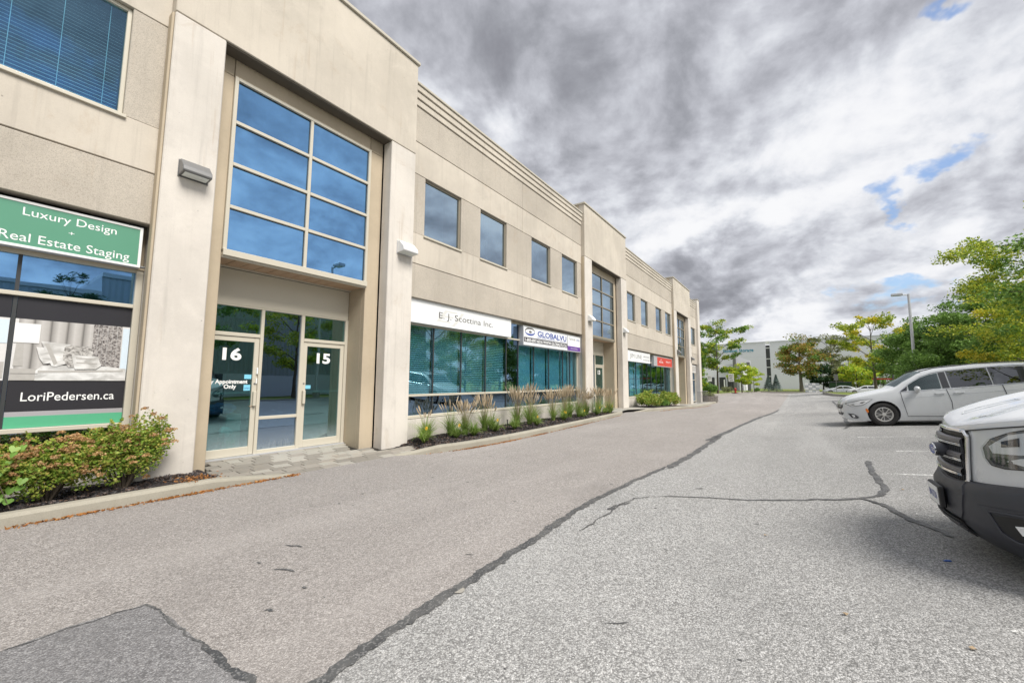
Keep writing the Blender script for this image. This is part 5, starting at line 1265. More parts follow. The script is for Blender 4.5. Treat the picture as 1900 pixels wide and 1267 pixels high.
def polypatch(poly, fn, off=.003, step=.12, stepb=None, thick=.0):
    """fill a 2-D outline, cut it into a grid and lay it on the surface fn(a, b, offset)"""
    bm = bmesh.new(); vs = [bm.verts.new((a, c, 0)) for a, c in poly]; bm.faces.new(vs)
    a0, a1 = min(p[0] for p in poly), max(p[0] for p in poly); b0, b1 = min(p[1] for p in poly), max(p[1] for p in poly); stepb = stepb or step
    k = a0+step
    while k < a1-1e-4: bmesh.ops.bisect_plane(bm, geom=bm.verts[:]+bm.edges[:]+bm.faces[:], plane_co=(k, 0, 0), plane_no=(1, 0, 0)); k += step
    k = b0+stepb
    while k < b1-1e-4: bmesh.ops.bisect_plane(bm, geom=bm.verts[:]+bm.edges[:]+bm.faces[:], plane_co=(0, k, 0), plane_no=(0, 1, 0)); k += stepb
    if thick:
        r = bmesh.ops.extrude_face_region(bm, geom=bm.faces[:])
        for v in [g for g in r['geom'] if isinstance(g, bmesh.types.BMVert)]: v.co.z = thick
    for v in bm.verts: a, c, z = v.co; v.co = Vector(fn(a, c, off+z))
    bmesh.ops.recalc_face_normals(bm, faces=bm.faces)
    b = MB(); b.v = [tuple(v.co) for v in bm.verts]; bm.verts.index_update(); b.f = [tuple(v.index for v in f.verts) for f in bm.faces]; b.mi = [0]*len(b.f); bm.free(); return b
def wheel(parent, u, v, R_, wd, rim_r, spokes, mat='alloy', side=1):
    """u,v: centre in car coordinates; side +1 means the outside faces -v ... outward direction = side along Y"""
    b = MB(); s_ = side
    prof = [(rim_r, .02), (rim_r+.03, .0), (R_-.05, -.004), (R_-.015, .012), (R_, .04), (R_, wd-.04), (R_-.015, wd-.012), (R_-.05, wd), (rim_r, wd-.01)]
    b.lathe([(r, -h*s_) for r, h in prof], 'Y', 40, close=True)
    w_ = b.build('wheel', 'rubber', parent, smooth=True); w_.location = (u, v, R_)
    b = MB(); b.lathe([(rim_r+.004, -.012*s_), (rim_r-.012, -.006*s_), (rim_r-.03, -.03*s_), (rim_r-.04, -.16*s_), (rim_r+.002, -.18*s_)], 'Y', 40)
    for k in range(spokes):
        a = 2*PI*k/spokes
        for da in (-.24, .24):
            p0 = Vector((math.cos(a)*.035, 0, math.sin(a)*.035)); p1 = Vector((math.cos(a+da)*(rim_r-.02), 0, math.sin(a+da)*(rim_r-.02))); d = (p1-p0).normalized(); n_ = Vector((-d.z, 0, d.x))*.0105
            y0, y1 = -.012*s_, -.035*s_
            q = [p0-n_, p1-n_, p1+n_, p0+n_]
            b.quad(*[(x.x, y0-.012*s_*(i in (0, 3)), x.z) for i, x in enumerate(q)])
            for i in range(4): j = (i+1) % 4; b.quad((q[i].x, y0, q[i].z), (q[j].x, y0, q[j].z), (q[j].x, y1, q[j].z), (q[i].x, y1, q[i].z))
    b.lathe([(0, -.004*s_), (.05, -.008*s_), (.06, -.03*s_)], 'Y', 16)
    b.build('rim', mat, w_)
    b = MB(); b.lathe([(0, -.07*s_), (rim_r-.035, -.07*s_), (rim_r-.035, -.10*s_), (0, -.10*s_)], 'Y', 24); b.build('brake_disc', 'metal_grey', w_)
    return w_
class Car:
    """car coordinates: X forward (nose at 0, body behind at negative X), Y left, Z up"""
    def __init__(s, top, bot, plan, belt, tum, L, crown=.05, hood_r=.10):
        s.top, s.bot, s.plan, s.belt, s.tum, s.L, s.crown, s.hood_r = top, bot, plan, belt, tum, L, crown, hood_r
    def hw(s, u, w_):
        """half width at station u and height w"""
        p = interp(s.plan, -u); zb = interp(s.belt, -u); b0 = interp(s.bot, -u)
        f = 1.0
        if w_ < b0+.30: f -= .055*((b0+.30-w_)/.30)**2
        mid = b0+.45
        if w_ > mid: f -= .030*((w_-mid)/max(.1, zb-mid))**2*(1 if w_ < zb else 1)
        if w_ > zb: f = 1-.030*((zb-mid)/max(.1, zb-mid))**2-s.tum*(w_-zb)-.05*max(0, w_-zb-.25)**2
        return p*f
    def side(s, sg):
        return lambda u, w_, off: (u, sg*(s.hw(u, w_)+off), w_)
    def body(s, us):
        b = MB(); rows = []
        for u in us:
            T = interp(s.top, -u); b0 = interp(s.bot, -u); zb = interp(s.belt, -u); hr = s.hood_r
            e = min(hr, (T-b0)*.4); zs = [b0+(T-e-b0)*k/11 for k in range(12)]
            half = [(s.hw(u, z), z) for z in zs]
            wt = s.hw(u, T-e)
            for k in (1, 2, 3): a = k*PI/2/3; half.append((wt-e*.9*(1-math.cos(a)), T-e+e*math.sin(a)))
            wr = half[-1][0]
            for k in (1, 2, 3): t = k/3; half.append((wr*(1-t), T+s.crown*(1-(1-t)**2)))
            half = [(half[0][0]*.8, b0)]+half
            half = [(0, b0)]+half
            rows.append([(u, -y, z) for y, z in half]+[(u, y, z) for y, z in half[-2:0:-1]])
        n = len(rows[0])
        for r_ in rows: b.v += r_
        for i in range(len(rows)-1):
            for k in range(n): d = (k+1) % n; b.f.append((i*n+k, i*n+d, (i+1)*n+d, (i+1)*n+k)); b.mi.append(0)
        b.f.append(tuple(range(n))); b.mi.append(0); b.f.append(tuple((len(rows)-1)*n+k for k in range(n))[::-1]); b.mi.append(0)
        return b
    def topsurf(s, off=.003):
        def fn(u, v, o):
            T = interp(s.top, -u); wr = max(.05, s.hw(u, T-s.hood_r)-s.hood_r*.9); t = 1-min(1, abs(v)/wr); return (u, v, T+s.crown*(1-(1-t)**2)+o)
        return fn
    def strip(s, pts, sg, wd=.006, off=.002, surf=None):
        b = MB(); f = surf or s.side(sg); P = []
        for a, c in zip(pts, pts[1:]):
            n = max(1, int(math.hypot(c[0]-a[0], c[1]-a[1])/.08)); P += [(a[0]+(c[0]-a[0])*i/n, a[1]+(c[1]-a[1])*i/n) for i in range(n)]
        P.append(pts[-1]); b.tube([f(p[0], p[1], off) for p in P], wd, 5); return b
def place(root, ex, ey, th, g, slope):
    fw = Vector((-math.cos(th), -math.sin(th), -slope)).normalized(); lf = Vector((math.sin(th), -math.cos(th), 0)).normalized(); up = fw.cross(lf)
    root.matrix_world = Matrix(((fw.x, lf.x, up.x, ex), (fw.y, lf.y, up.y, ey), (fw.z, lf.z, up.z, g), (0, 0, 0, 1)))

# ---- white minivan
def minivan():
    rt = thing('minivan', 'white minivan with dark rear glass parked nose out beyond the cargo van', 'minivan')
    top = [(0, .70), (.06, .80), (.20, .90), (.5, 1.0), (1.05, 1.115), (1.32, 1.17), (1.65, 1.39), (2.0, 1.60), (2.42, 1.715), (3.1, 1.765), (4.2, 1.75), (4.8, 1.68), (5.0, 1.55), (5.17, 1.05)]
    bot = [(0, .30), (.12, .19), (.5, .17), (4.4, .19), (4.9, .28), (5.17, .45)]
    plan = [(0, .44), (.05, .60), (.14, .75), (.30, .885), (.6, .965), (1.0, 1.0), (3.6, 1.005), (4.6, .96), (5.0, .90), (5.17, .80)]
    belt = [(0, .82), (.6, .90), (1.35, 1.02), (2.0, 1.045), (4.0, 1.13), (5.17, 1.2)]
    c = Car(top, bot, plan, belt, .30, 5.17, .045)
    us = [-k for k in (0, .03, .08, .15, .25, .38, .55, .75, .95, 1.15, 1.3, 1.45, 1.6, 1.8, 2.0, 2.3, 2.6, 3.0, 3.5, 4.0, 4.4, 4.7, 4.9, 5.03, 5.12, 5.17)]
    body = c.body(us).build('body', 'car_white', rt, smooth=True)
    cut = []
    for uu in (-.98, -4.07):
        b = MB(); b.lathe([(0, -1.3), (.405, -1.3), (.405, 1.3), (0, 1.3)], 'Y', 40, org=(uu, 0, .40)); cut.append(b.build('cutter', 'car_black', None))
    boolean_cut(body, cut)
    for uu in (-.98, -4.07):
        b = MB(); b.lathe([(.06, -.80), (.43, -.80), (.43, .80), (.06, .80)], 'Y', 32, org=(uu, 0, .41)); b.build('wheel_well', 'car_black', rt)
        for sg in (-1, 1): wheel(rt, uu, sg*.985, .368, .24, .225, 5, side=-sg*-1)
    for sg in (1, -1):
        S_ = c.side(sg)
        polypatch([(-1.47, 1.075), (-1.63, 1.085), (-1.66, 1.235)], S_, .006, .2, thick=.004).build('quarter_glass', 'car_privacy', rt, smooth=True)
        polypatch([(-1.68, 1.09), (-2.42, 1.11), (-2.42, 1.585), (-2.25, 1.555), (-2.0, 1.465), (-1.83, 1.36), (-1.68, 1.255)], S_, .006, .15, thick=.004).build('window', 'car_glass', rt, smooth=True)
        polypatch([(-2.45, 1.112), (-2.61, 1.118), (-2.59, 1.612), (-2.44, 1.592)], S_, .005, .15, thick=.004).build('window_pillar', 'car_plastic', rt, smooth=True)
        polypatch([(-2.64, 1.12), (-3.51, 1.15), (-3.49, 1.655), (-2.62, 1.62)], S_, .006, .15, thick=.004).build('window', 'car_privacy', rt, smooth=True)
        polypatch([(-3.54, 1.155), (-4.86, 1.215), (-4.76, 1.58), (-4.5, 1.635), (-3.52, 1.66)], S_, .006, .15, thick=.004).build('window', 'car_privacy', rt, smooth=True)
        c.strip([(-1.44, 1.06), (-1.67, 1.275), (-1.98, 1.485), (-2.3, 1.60), (-2.7, 1.65), (-3.9, 1.69), (-4.5, 1.66)], sg, .009, .003).build('window_trim', 'chrome', rt)
        c.strip([(-1.44, 1.055), (-2.9, 1.10), (-4.9, 1.195)], sg, .007, .003).build('window_trim', 'chrome', rt)
        c.strip([(-1.47, 1.04), (-1.48, .80), (-1.54, .30), (-2.40, .27)], sg, .0075, .0).build('door_gap', 'car_black', rt)
        c.strip([(-2.52, 1.09), (-2.58, .70), (-2.56, .28)], sg, .0075, .0).build('door_gap', 'car_black', rt)
        c.strip([(-3.70, 1.14), (-3.74, .86)], sg, .0075, .0).build('door_gap', 'car_black', rt)
        c.strip([(-1.55, .86), (-2.9, .93), (-4.8, 1.02)], sg, .006, -.001).build('crease', 'car_silver', rt)
        for ua in (-2.36, -2.78):
            b = MB(); b.tube([S_(ua+.11, .965, .0), S_(ua+.08, .967, .03), S_(ua-.08, .972, .03), S_(ua-.11, .972, .0)], .015, 8); b.build('door_handle', 'car_white', rt, smooth=True)
        b = MB(); cyl = c.hw(-1.86, 1.1); b.box(-1.91, -1.79, 0, .14, 0, .05, tf=Matrix.Translation((0, sg*(cyl+.01), 1.03)) @ Matrix.Diagonal((1, sg, 1, 1)))
        b.build('mirror_arm', 'car_white', rt, bevel=.015)
        bm = bmesh.new(); bmesh.ops.create_uvsphere(bm, u_segments=16, v_segments=10, radius=1)
        for v in bm.verts: v.co = Vector((v.co.x*.075-1.84, (v.co.y*.13+.15)*sg+sg*cyl, v.co.z*.085+1.135))
        me = bpy.data.meshes.new('mirror'); bm.to_mesh(me); bm.free(); me.materials.append(M('car_white')); me.polygons.foreach_set('use_smooth', [True]*len(me.polygons)); link(bpy.data.objects.new('mirror', me), rt)
        polypatch([(-.10, .735), (-.22, .655), (-.50, .70), (-.74, .86), (-.45, .835)], S_, .004, .08, thick=.006).build('headlight', 'lamp_silver', rt, smooth=True)
        polypatch([(-.17, .715), (-.24, .690), (-.30, .70), (-.27, .725)], S_, .011, .08, thick=.003).build('headlight_bulb', 'metal_grey', rt, smooth=True)
        polypatch([(-.42, .745), (-.49, .74), (-.58, .80), (-.47, .785)], S_, .011, .08, thick=.003).build('headlight_bulb', 'metal_grey', rt, smooth=True)
        c.strip([(-.08, .74), (-.22, .648), (-.50, .692), (-.76, .868), (-.45, .845), (-.08, .75)], sg, .006, .006).build('headlight_rim', 'car_black', rt)
        polypatch([(-.535, .56), (-.56, .44), (-.60, .44), (-.615, .50), (-.58, .575)], S_, .004, .1, thick=.006).build('side_marker', 'amber', rt)
        polypatch([(-.10, .42), (-.24, .40), (-.36, .28), (-.30, .25), (-.18, .27)], S_, .004, .08, thick=.006).build('fog_light', 'car_plastic', rt, smooth=True)
        polypatch([(-.18, .37), (-.24, .37), (-.31, .30), (-.22, .29)], S_, .011, .08, thick=.003).build('fog_lens', 'lamp_silver', rt, smooth=True)
        b = MB(); b.tube([(-2.05, sg*.70, 1.665), (-2.4, sg*.69, 1.745), (-3.3, sg*.685, 1.80), (-4.3, sg*.68, 1.785), (-4.8, sg*.66, 1.70)], .017, 6); b.build('roof_rail', 'car_black', rt, smooth=True)
    ff = lambda v, w_, off: (off-interp([(0, 0), (.36, .0), (.44, .008), (.60, .058), (.75, .15)], abs(v)), v, w_)
    polypatch([(-.54, .69), (-.50, .60), (-.30, .55), (.30, .55), (.50, .60), (.54, .69)], ff, .004, .05, thick=.006).build('grille', 'car_black', rt, smooth=True)
    polypatch([(-.52, .44), (-.40, .34), (.40, .34), (.52, .44)], ff, .004, .05, thick=.006).build('lower_grille', 'car_plastic', rt, smooth=True)
    b = MB(); b.tube([ff(v, .65, .014) for v in frange(-.48, .48, 12)], .006, 6); b.build('grille_bar', 'chrome', rt)
    b = MB(); b.box(-.01, .035, -.26, .26, .43, .55); b.build('number_plate', 'white_paint', rt)
    # windscreen
    T = c.topsurf(); polypatch([(-1.38, -.80), (-1.38, .80), (-2.10, .67), (-2.10, -.67)], T, .008, .14, thick=.004).build('windscreen', 'car_glass', rt, smooth=True)
    b = MB(); b.box(-2.2, -1.75, -.62, .62, .9, 1.02); b.build('dashboard', 'car_black', rt)
    for sg in (1, -1):
        b = MB(); b.box(-2.55, -2.35, sg*.42-.24, sg*.42+.24, .95, 1.42); b.box(-2.53, -2.40, sg*.42-.12, sg*.42+.12, 1.44, 1.60); b.build('seat', 'car_plastic', rt, bevel=.05)
    b = MB(); b.box(-1.32, -1.44, -.7, .7, 1.16, 1.19); b.build('cowl', 'car_plastic', rt)
    b = MB(); b.tube([(-4.6, 0, 1.74), (-4.75, 0, 1.82)], [.03, .01], 6); b.build('antenna', 'car_white', rt)
    return rt
mv = minivan()
place(mv, *MINIVAN)

# ---- simple far cars
def sedan(label, paint, ex, ey, th, g, group='cars parked beyond the island', sl=0.0, suv=0):
    rt = thing('parked_car', label, 'car', group=group)
    h = 1.46+.22*suv
    top = [(0, .62), (.1, .74), (.5, .86), (1.15, .98), (1.35, 1.02), (1.8, h-.20), (2.2, h-.03), (2.8, h), (3.5, h-.06), (3.9, h-.22), (4.35, 1.10+.25*suv), (4.6, 1.02), (4.7, .75)]
    c = Car(top, [(0, .25), (.2, .17), (4.3, .18), (4.7, .35)], [(0, .60), (.1, .76), (.35, .86), (.9, .90), (3.8, .90), (4.4, .84), (4.7, .72)], [(0, .7), (1.3, .93), (4.7, 1.02)], .42, 4.7, .04)
    body = c.body([-k for k in (0, .06, .18, .35, .6, 1, 1.3, 1.55, 1.8, 2.1, 2.5, 3, 3.5, 3.9, 4.15, 4.4, 4.6, 4.7)]).build('body', paint, rt, smooth=True)
    cut = []
    for uu in (-.88, -3.62):
        b = MB(); b.lathe([(0, -1.2), (.36, -1.2), (.36, 1.2), (0, 1.2)], 'Y', 24, org=(uu, 0, .34)); cut.append(b.build('cutter', 'car_black', None))
    boolean_cut(body, cut)
    for uu in (-.88, -3.62):
        b = MB(); b.lathe([(.05, -.7), (.38, -.7), (.38, .7), (.05, .7)], 'Y', 20, org=(uu, 0, .35)); b.build('wheel_well', 'car_black', rt)
        for sg in (-1, 1): wheel(rt, uu, sg*.885, .33, .21, .22, 5, side=sg)
    for sg in (1, -1):
        S_ = c.side(sg)
        polypatch([(-1.52, .99), (-2.6, 1.01), (-2.56, h-.11), (-2.2, h-.13), (-1.85, h-.28)], S_, .005, .2, thick=.004).build('window', 'car_privacy', rt, smooth=True)
        polypatch([(-2.68, 1.01), (-3.85, 1.05), (-3.65, h-.24), (-3.3, h-.12), (-2.64, h-.11)], S_, .005, .2, thick=.004).build('window', 'car_privacy', rt, smooth=True)
        polypatch([(-.10, .66), (-.5, .70), (-.62, .80), (-.2, .74)], S_, .004, .1, thick=.006).build('headlight', 'lamp_silver', rt)
        polypatch([(-4.3, .80), (-4.62, .80), (-4.6, .94), (-4.3, .96)], S_, .004, .1, thick=.006).build('tail_light', 'lamp_red', rt)
        c.strip([(-2.64, 1.0), (-2.68, .35)], sg, .005, .0).build('door_gap', 'car_black', rt)
        b = MB(); b.box(-1.72, -1.60, sg*.90-.02, sg*.90+.16*sg, .98, 1.10); b.build('mirror', paint, rt, bevel=.02)
    T = c.topsurf(); polypatch([(-1.40, -.70), (-1.40, .70), (-2.12, .58), (-2.12, -.58)], T, .006, .14, thick=.004).build('windscreen', 'car_privacy', rt, smooth=True)
    ff = lambda v, w_, off: (off-.10*(abs(v)/.62)**2.2, v, w_)
    polypatch([(-.5, .60), (-.4, .35), (.4, .35), (.5, .60)], ff, .006, .1, thick=.01).build('grille', 'car_black', rt)
    place(rt, ex, ey, th, g, sl); return rt
sedan('pale silver sedan parked beyond the island, left of the slender locust trunk', 'car_silver', 4.0, 90.0, .12, -.62)
sedan('white car parked beyond the island, just left of the slender locust trunk', 'car_white', 7.0, 88.0, .12, -.55)
sedan('white car half hidden behind the slender locust trunk', 'car_white', 12.4, 90.0, .12, -.62, suv=1)
sedan('dark grey car parked in the row beyond the minivan, outside the frame', 'car_grey', 2.4, 24.4, .08, G(3, 24.4), group='cars parked in the stalls', sl=.05) if False else None

# ---- white cargo van (only its front corner is in the frame)
def cargo_van():
    rt = thing('cargo_van', 'white high roofed cargo van with black bumper at the right edge of the frame', 'van')
    HWD = 1.02
    def fa(v, w_):
        """fascia: how far back from the nose the body face lies"""
        a = abs(v); s_ = .055*a+.36*(a/HWD)**3.2
        lean = .10*max(0, w_-.70)**1.2
        return -.05-s_-lean
    def F(v, w_, off=0): return (fa(v, w_)+off, v, w_)
    vs = [(-1+k/20)*1.0 for k in range(41)]
    vs = [x*HWD*.985 for x in vs]
    # painted nose panel
    def zt(v): return 1.165+.155*(abs(v)/HWD)**1.35
    b = MB(); b.grid(lambda v, k: F(v, .60+(zt(v)-.60)*k), vs, frange(0, 1, 9)); b.build('nose_panel', 'car_white', rt, smooth=True)
    # hood
    def top(v, k):
        """k 0..1 from hood lip to windscreen base"""
        a = abs(v); u0 = fa(v, zt(v)); u = u0*(1-k)+(-1.12-.10*(a/HWD)**2)*k
        z = zt(v)+.35*k**.74*(1-.42*(a/HWD)**2)-.012*(a/HWD)**3+.022*math.exp(-((a-.52)/.10)**2)*min(1, k*3)
        return (u, v, z)
    b = MB(); b.grid(lambda v, k: top(v, k), vs, [0, .02, .05, .10, .18, .28, .40, .52, .64, .76, .88, 1.0]); b.build('hood', 'car_white', rt, smooth=True)
    # hood lip rounding down to the grille top
    b = MB(); b.grid(lambda v, k: (F(v, zt(v)-.045)[0]+.012+(top(v, 0)[0]-F(v, zt(v)-.045)[0]-.012)*k, v, zt(v)-.05+.05*k**.6), vs, [0, .25, .5, .75, 1]); b.build('hood_lip', 'car_white', rt, smooth=True)
    for sg in (1, -1):
        S_ = lambda u, w_, off: (u, sg*(HWD-.012-.05*max(0, w_-1.25)-(.12*max(0, w_-1.25)**2 if w_ > 1.25 else 0)*.2+off), w_)
        # side skin: nose wing, door, cargo wall
        uu = [-.42, -.7, -1.0, -1.3, -1.8, -2.4, -3.2, -4.2, -5.4, -5.9]
        b = MB(); ws = [.32, .5, .7, .9, 1.1, 1.30]
        b.grid(lambda u, w_: S_(u, w_, 0 if u < -.5 else -.012), uu, ws)
        b.grid(lambda u, w_: S_(u, w_, 0), [-1.9, -2.4, -3.2, -4.2, -5.4, -5.9], [1.25, 1.6, 1.9, 2.2, 2.45])
        sd_ = b.build('side_panel', 'car_white', rt, smooth=True, recalc=False)
        polypatch([(-1.12, 1.25), (-1.9, 1.25), (-1.9, 2.3), (-1.78, 2.2)], S_, 0, .2).build('door_frame', 'car_white', rt)
        polypatch([(-1.35, 1.32), (-2.2, 1.34), (-2.2, 2.02), (-1.78, 1.98)], S_, .006, .2, thick=.004).build('window', 'car_privacy', rt)
        b = MB(); b.tube([S_(-1.30, 1.2, .002), S_(-1.32, .4, .002), S_(-2.25, .38, .002), S_(-2.27, 2.1, .002)], .005, 4); b.build('door_gap', 'car_black', rt)
        b = MB(); b.lathe([(.0, -.30), (.43, -.30), (.43, .008), (.0, .008)] if sg > 0 else [(.0, .30), (.43, .30), (.43, -.008), (.0, -.008)], 'Y', 32, org=(-1.02, sg*HWD, .42)); b.build('wheel_well', 'car_black', rt)
        b = MB(); b.lathe([(.0, -.30), (.43, -.30), (.43, .008), (.0, .008)] if sg > 0 else [(.0, .30), (.43, .30), (.43, -.008), (.0, -.008)], 'Y', 32, org=(-4.75, sg*HWD, .42)); b.build('wheel_well', 'car_black', rt)
        wheel(rt, -1.02, sg*(HWD+.012), .36, .24, .22, 5, 'metal_grey', side=sg); wheel(rt, -4.75, sg*(HWD+.012), .36, .24, .22, 5, 'metal_grey', side=sg)
        b = MB(); b.box(-1.62, -1.50, sg*1.03, sg*1.30, 1.28, 1.72); b.build('mirror', 'car_plastic', rt, bevel=.04)
        # headlight
        Fs = lambda a, w_, off: F(sg*a, w_, off)
        hl = [(.545, 1.03), (.565, .955), (.61, .905), (.70, .895), (.985, .925), (.995, 1.245), (.90, 1.225), (.74, 1.170), (.61, 1.105)]
        hs = lambda q, k: [((a-.78)*k+.78, (w_-1.04)*k+1.04) for a, w_ in q]
        polypatch(hs(hl, 1.06), Fs, -.004, .05, thick=.010).build('headlight_seal', 'car_black', rt, smooth=True)
        polypatch(hl, Fs, .008, .05, thick=.002).build('headlight_housing', 'metal_grey', rt, smooth=True)
        polypatch([(.60, 1.05), (.63, 1.0), (.80, 1.01), (.985, 1.06), (.985, 1.23), (.74, 1.155)], Fs, .013, .05, thick=.004).build('headlight_reflector', 'lamp_silver', rt, smooth=True)
        polypatch([(.70, 1.10), (.70, 1.055), (.80, 1.075), (.80, 1.14)], Fs, .019, .05, thick=.004).build('headlight_bulb', 'car_plastic', rt, smooth=True)
        polypatch([(.84, .925), (.985, .945), (.985, 1.03), (.80, .985), (.72, .95)], Fs, .013, .05, thick=.004).build('headlight_reflector', 'lamp_silver', rt, smooth=True)
        polypatch([(.60, .955), (.64, .915), (.80, .91), (.75, .96), (.68, .985)], Fs, .013, .05, thick=.004).build('headlight_trim', 'car_plastic', rt, smooth=True)
        polypatch(hl, Fs, .026, .05, thick=.003).build('headlight_lens', 'lamp_glass', rt, smooth=True)
        # bumper side details
        polypatch([(.46, .64), (.50, .60), (.99, .60), (.99, .64)], lambda a, w_, off: BF(sg*a, w_, off), .004, .06, thick=.006).build('bumper_step', 'car_plastic', rt, smooth=True) if False else None
    def bulge(w_):
        return interp([(.20, -.10), (.27, -.02), (.36, .045), (.50, .065), (.60, .060), (.665, .035), (.70, .0)], w_)
    def BF(v, w_, off=0):
        a = abs(v); low = .10*max(0, .36-w_)/.16*(a/HWD)**1.5
        return (fa(v, .70)+.035+bulge(w_)+off-low, v*(1.012), w_+.095*(a/HWD)**1.6*min(1, max(0, (w_-.42)/.22))-.03*(a/HWD)**2*max(0, (.4-w_)/.2))
    b = MB(); b.grid(lambda v, w_: BF(v, w_), vs, [.20, .235, .27, .31, .36, .42, .48, .54, .60, .64, .67, .69, .70]); 
    b.grid(lambda v, k: (BF(v, .70)[0]*(1-k)+(fa(v, .71)-.02)*k, v*1.012*(1-.02*k), BF(v, .70)[2]+.012*k), vs, [0, .5, 1])
    b.grid(lambda v, k: (BF(v, .20)[0]-.35*k, v*1.012*(1-.06*k), BF(v, .20)[2]-.01*k), vs, [0, .5, 1], flip=True)
    for sg in (1, -1):
        b.grid(lambda u, w_: (u, sg*HWD*(1.0+.008*(1 if w_ > .3 else .9)), w_), [-.40, -.50, -.60], [.19, .36, .50, .60, .795])
    b.build('bumper', 'car_plastic', rt, smooth=True)
    # raised centre section, lower intake, fog pockets
    polypatch([(-.38, .695), (-.44, .60), (-.40, .46), (-.34, .40), (.34, .40), (.40, .46), (.44, .60), (.38, .695)], BF, -.004, .07, thick=.014).build('bumper_centre', 'car_plastic', rt, smooth=True)
    polypatch([(-.36, .385), (-.34, .26), (.34, .26), (.36, .385)], BF, .012, .07, thick=.014).build('intake', 'car_black', rt, smooth=True)
    for w_ in (.30, .345):
        b = MB(); b.tube([BF(v, w_, .03) for v in frange(-.33, .33, 8)], .010, 6); b.build('intake_bar', 'car_plastic', rt)
    for sg in (1, -1):
        Bs = lambda a, w_, off: BF(sg*a, w_, off)
        polypatch([(.58, .555), (.66, .50), (.72, .385), (.80, .345), (.995, .345), (.995, .56)], Bs, -.002, .05, thick=.012).build('fog_surround', 'car_plastic', rt, smooth=True)
        polypatch([(.70, .515), (.75, .42), (.82, .385), (.995, .385), (.995, .525)], Bs, .011, .05, thick=.003).build('fog_pocket', 'car_black', rt, smooth=True)
        b = MB(); P_ = [(.68, .53), (.735, .41), (.81, .37), (.995, .37)]; b.tube([Bs(a, w_, .018) for a, w_ in P_], .009, 6); b.tube([Bs(a, w_, .018) for a, w_ in ((.68, .53), (.85, .535), (.995, .535))], .009, 6); b.build('fog_rim', 'car_plastic', rt, smooth=True)
        polypatch([(.83, .475), (.85, .43), (.97, .43), (.975, .48), (.90, .487)], Bs, .016, .04, thick=.008).build('fog_light', 'lamp_silver', rt, smooth=True)
        for a in (.875, .92, .955): b = MB(); b.tube([Bs(a, .43, .026), Bs(a, .48, .026)], .0025, 4); b.build('fog_light_rib', 'metal_grey', rt)
    # grille
    polypatch([(-.375, 1.10), (-.365, .73), (-.30, .695), (.30, .695), (.365, .73), (.375, 1.10), (.33, 1.135), (-.33, 1.135)], F, .006, .06, thick=.004).build('grille', 'car_black', rt, smooth=True)
    fr_ = [(-.385, 1.10), (-.375, .725), (-.30, .688), (.30, .688), (.375, .725), (.385, 1.10), (.34, 1.142), (-.34, 1.142), (-.385, 1.10)]
    P_ = []
    for a, c in zip(fr_, fr_[1:]): P_ += [(a[0]+(c[0]-a[0])*i/10, a[1]+(c[1]-a[1])*i/10) for i in range(10)]
    P_.append(fr_[-1]); b = MB(); b.tube([F(a, w_, .022) for a, w_ in P_], .015, 8); b.build('grille_frame', 'chrome', rt, smooth=True)
    for v in frange(-.34, .34, 19):
        b = MB(); b.box(-.006, .012, -.004, .004, 0, .36, tf=Matrix.Translation(F(v, .72, .014))); b.build('grille_slat', 'car_plastic', rt)
    for z0 in (1.055, .925, .80):
        def bar(v, k, z0=z0):
            a = k*2*PI; return F(v, z0+.032*math.sin(a)*1.0, .040+.028*math.cos(a)*(1-.3*(abs(v)/.45)**2))
        vv = frange(-.362, .362, 18)
        b = MB(); b.grid(bar, vv, frange(0, 1, 12)); b.build('grille_bar', 'grille_grey', rt, smooth=True)
        for dz_ in (-.034, -.022):
            b = MB(); b.tube([F(v, z0+dz_, .062-.012*(abs(v)/.45)**2+(.006 if dz_ < -.03 else .01)) for v in vv], .0055, 6); b.build('grille_trim', 'chrome', rt, smooth=True)
    # badge on its stalk
    nx = F(0, .93, 0)[0]
    b = MB(); n = 24
    for (sc, xo_) in ((1.0, .0), (1.02, .045), (1.0, .085), (.9, .092)):
        b.v += [(nx+.03+xo_, .115*sc*math.cos(k*2*PI/n), .945+.062*sc*math.sin(k*2*PI/n)) for k in range(n)]
    for i in range(3):
        for k in range(n): d = (k+1) % n; b.f.append((i*n+k, i*n+d, (i+1)*n+d, (i+1)*n+k)); b.mi.append(0)
    b.f.append(tuple(3*n+k for k in range(n))); b.mi.append(0); bh = b.build('badge_holder', 'car_plastic', rt, smooth=True)
    b = MB(); b.tube([(nx+.125, .105*math.cos(k*2*PI/n), .945+.052*math.sin(k*2*PI/n)) for k in range(n+1)], .007, 6); b.build('badge_rim', 'chrome', bh, smooth=True)
    b = MB(); b.prism([(.10*math.cos(k*2*PI/n), .048*math.sin(k*2*PI/n)) for k in range(n)], lambda y, z, h: (nx+.118+h, y, .945+z), 0, .006); b.build('badge_face', 'letter_blue', bh)
    text('Ford', -.07, .07, .925, .055, 0, 'letter_white', bh, world=False, shear=.3, tf=lambda a, c: (nx+.1255, -a if False else a, c), name='badge_lettering')
    # number plate
    px_ = BF(0, .52, .04)[0]
    b = MB(); b.box(px_-.03, px_+.012, -.19, .19, .435, .625); b.build('plate_holder', 'car_black', rt, bevel=.01)
    b = MB(); b.box(px_+.012, px_+.016, -.152, .152, .455, .610); b.build('number_plate', 'white_paint', rt)
    text('BM 87206', -.125, .125, .50, .065, 0, 'letter_blue', rt, world=False, name='plate_lettering', tf=lambda a, c: (px_+.0175, a, c), bold=.01)
    # hood vents and hood creases
    def H(v, k, off=0): p = top(v, k); return (p[0], p[1], p[2]+off)
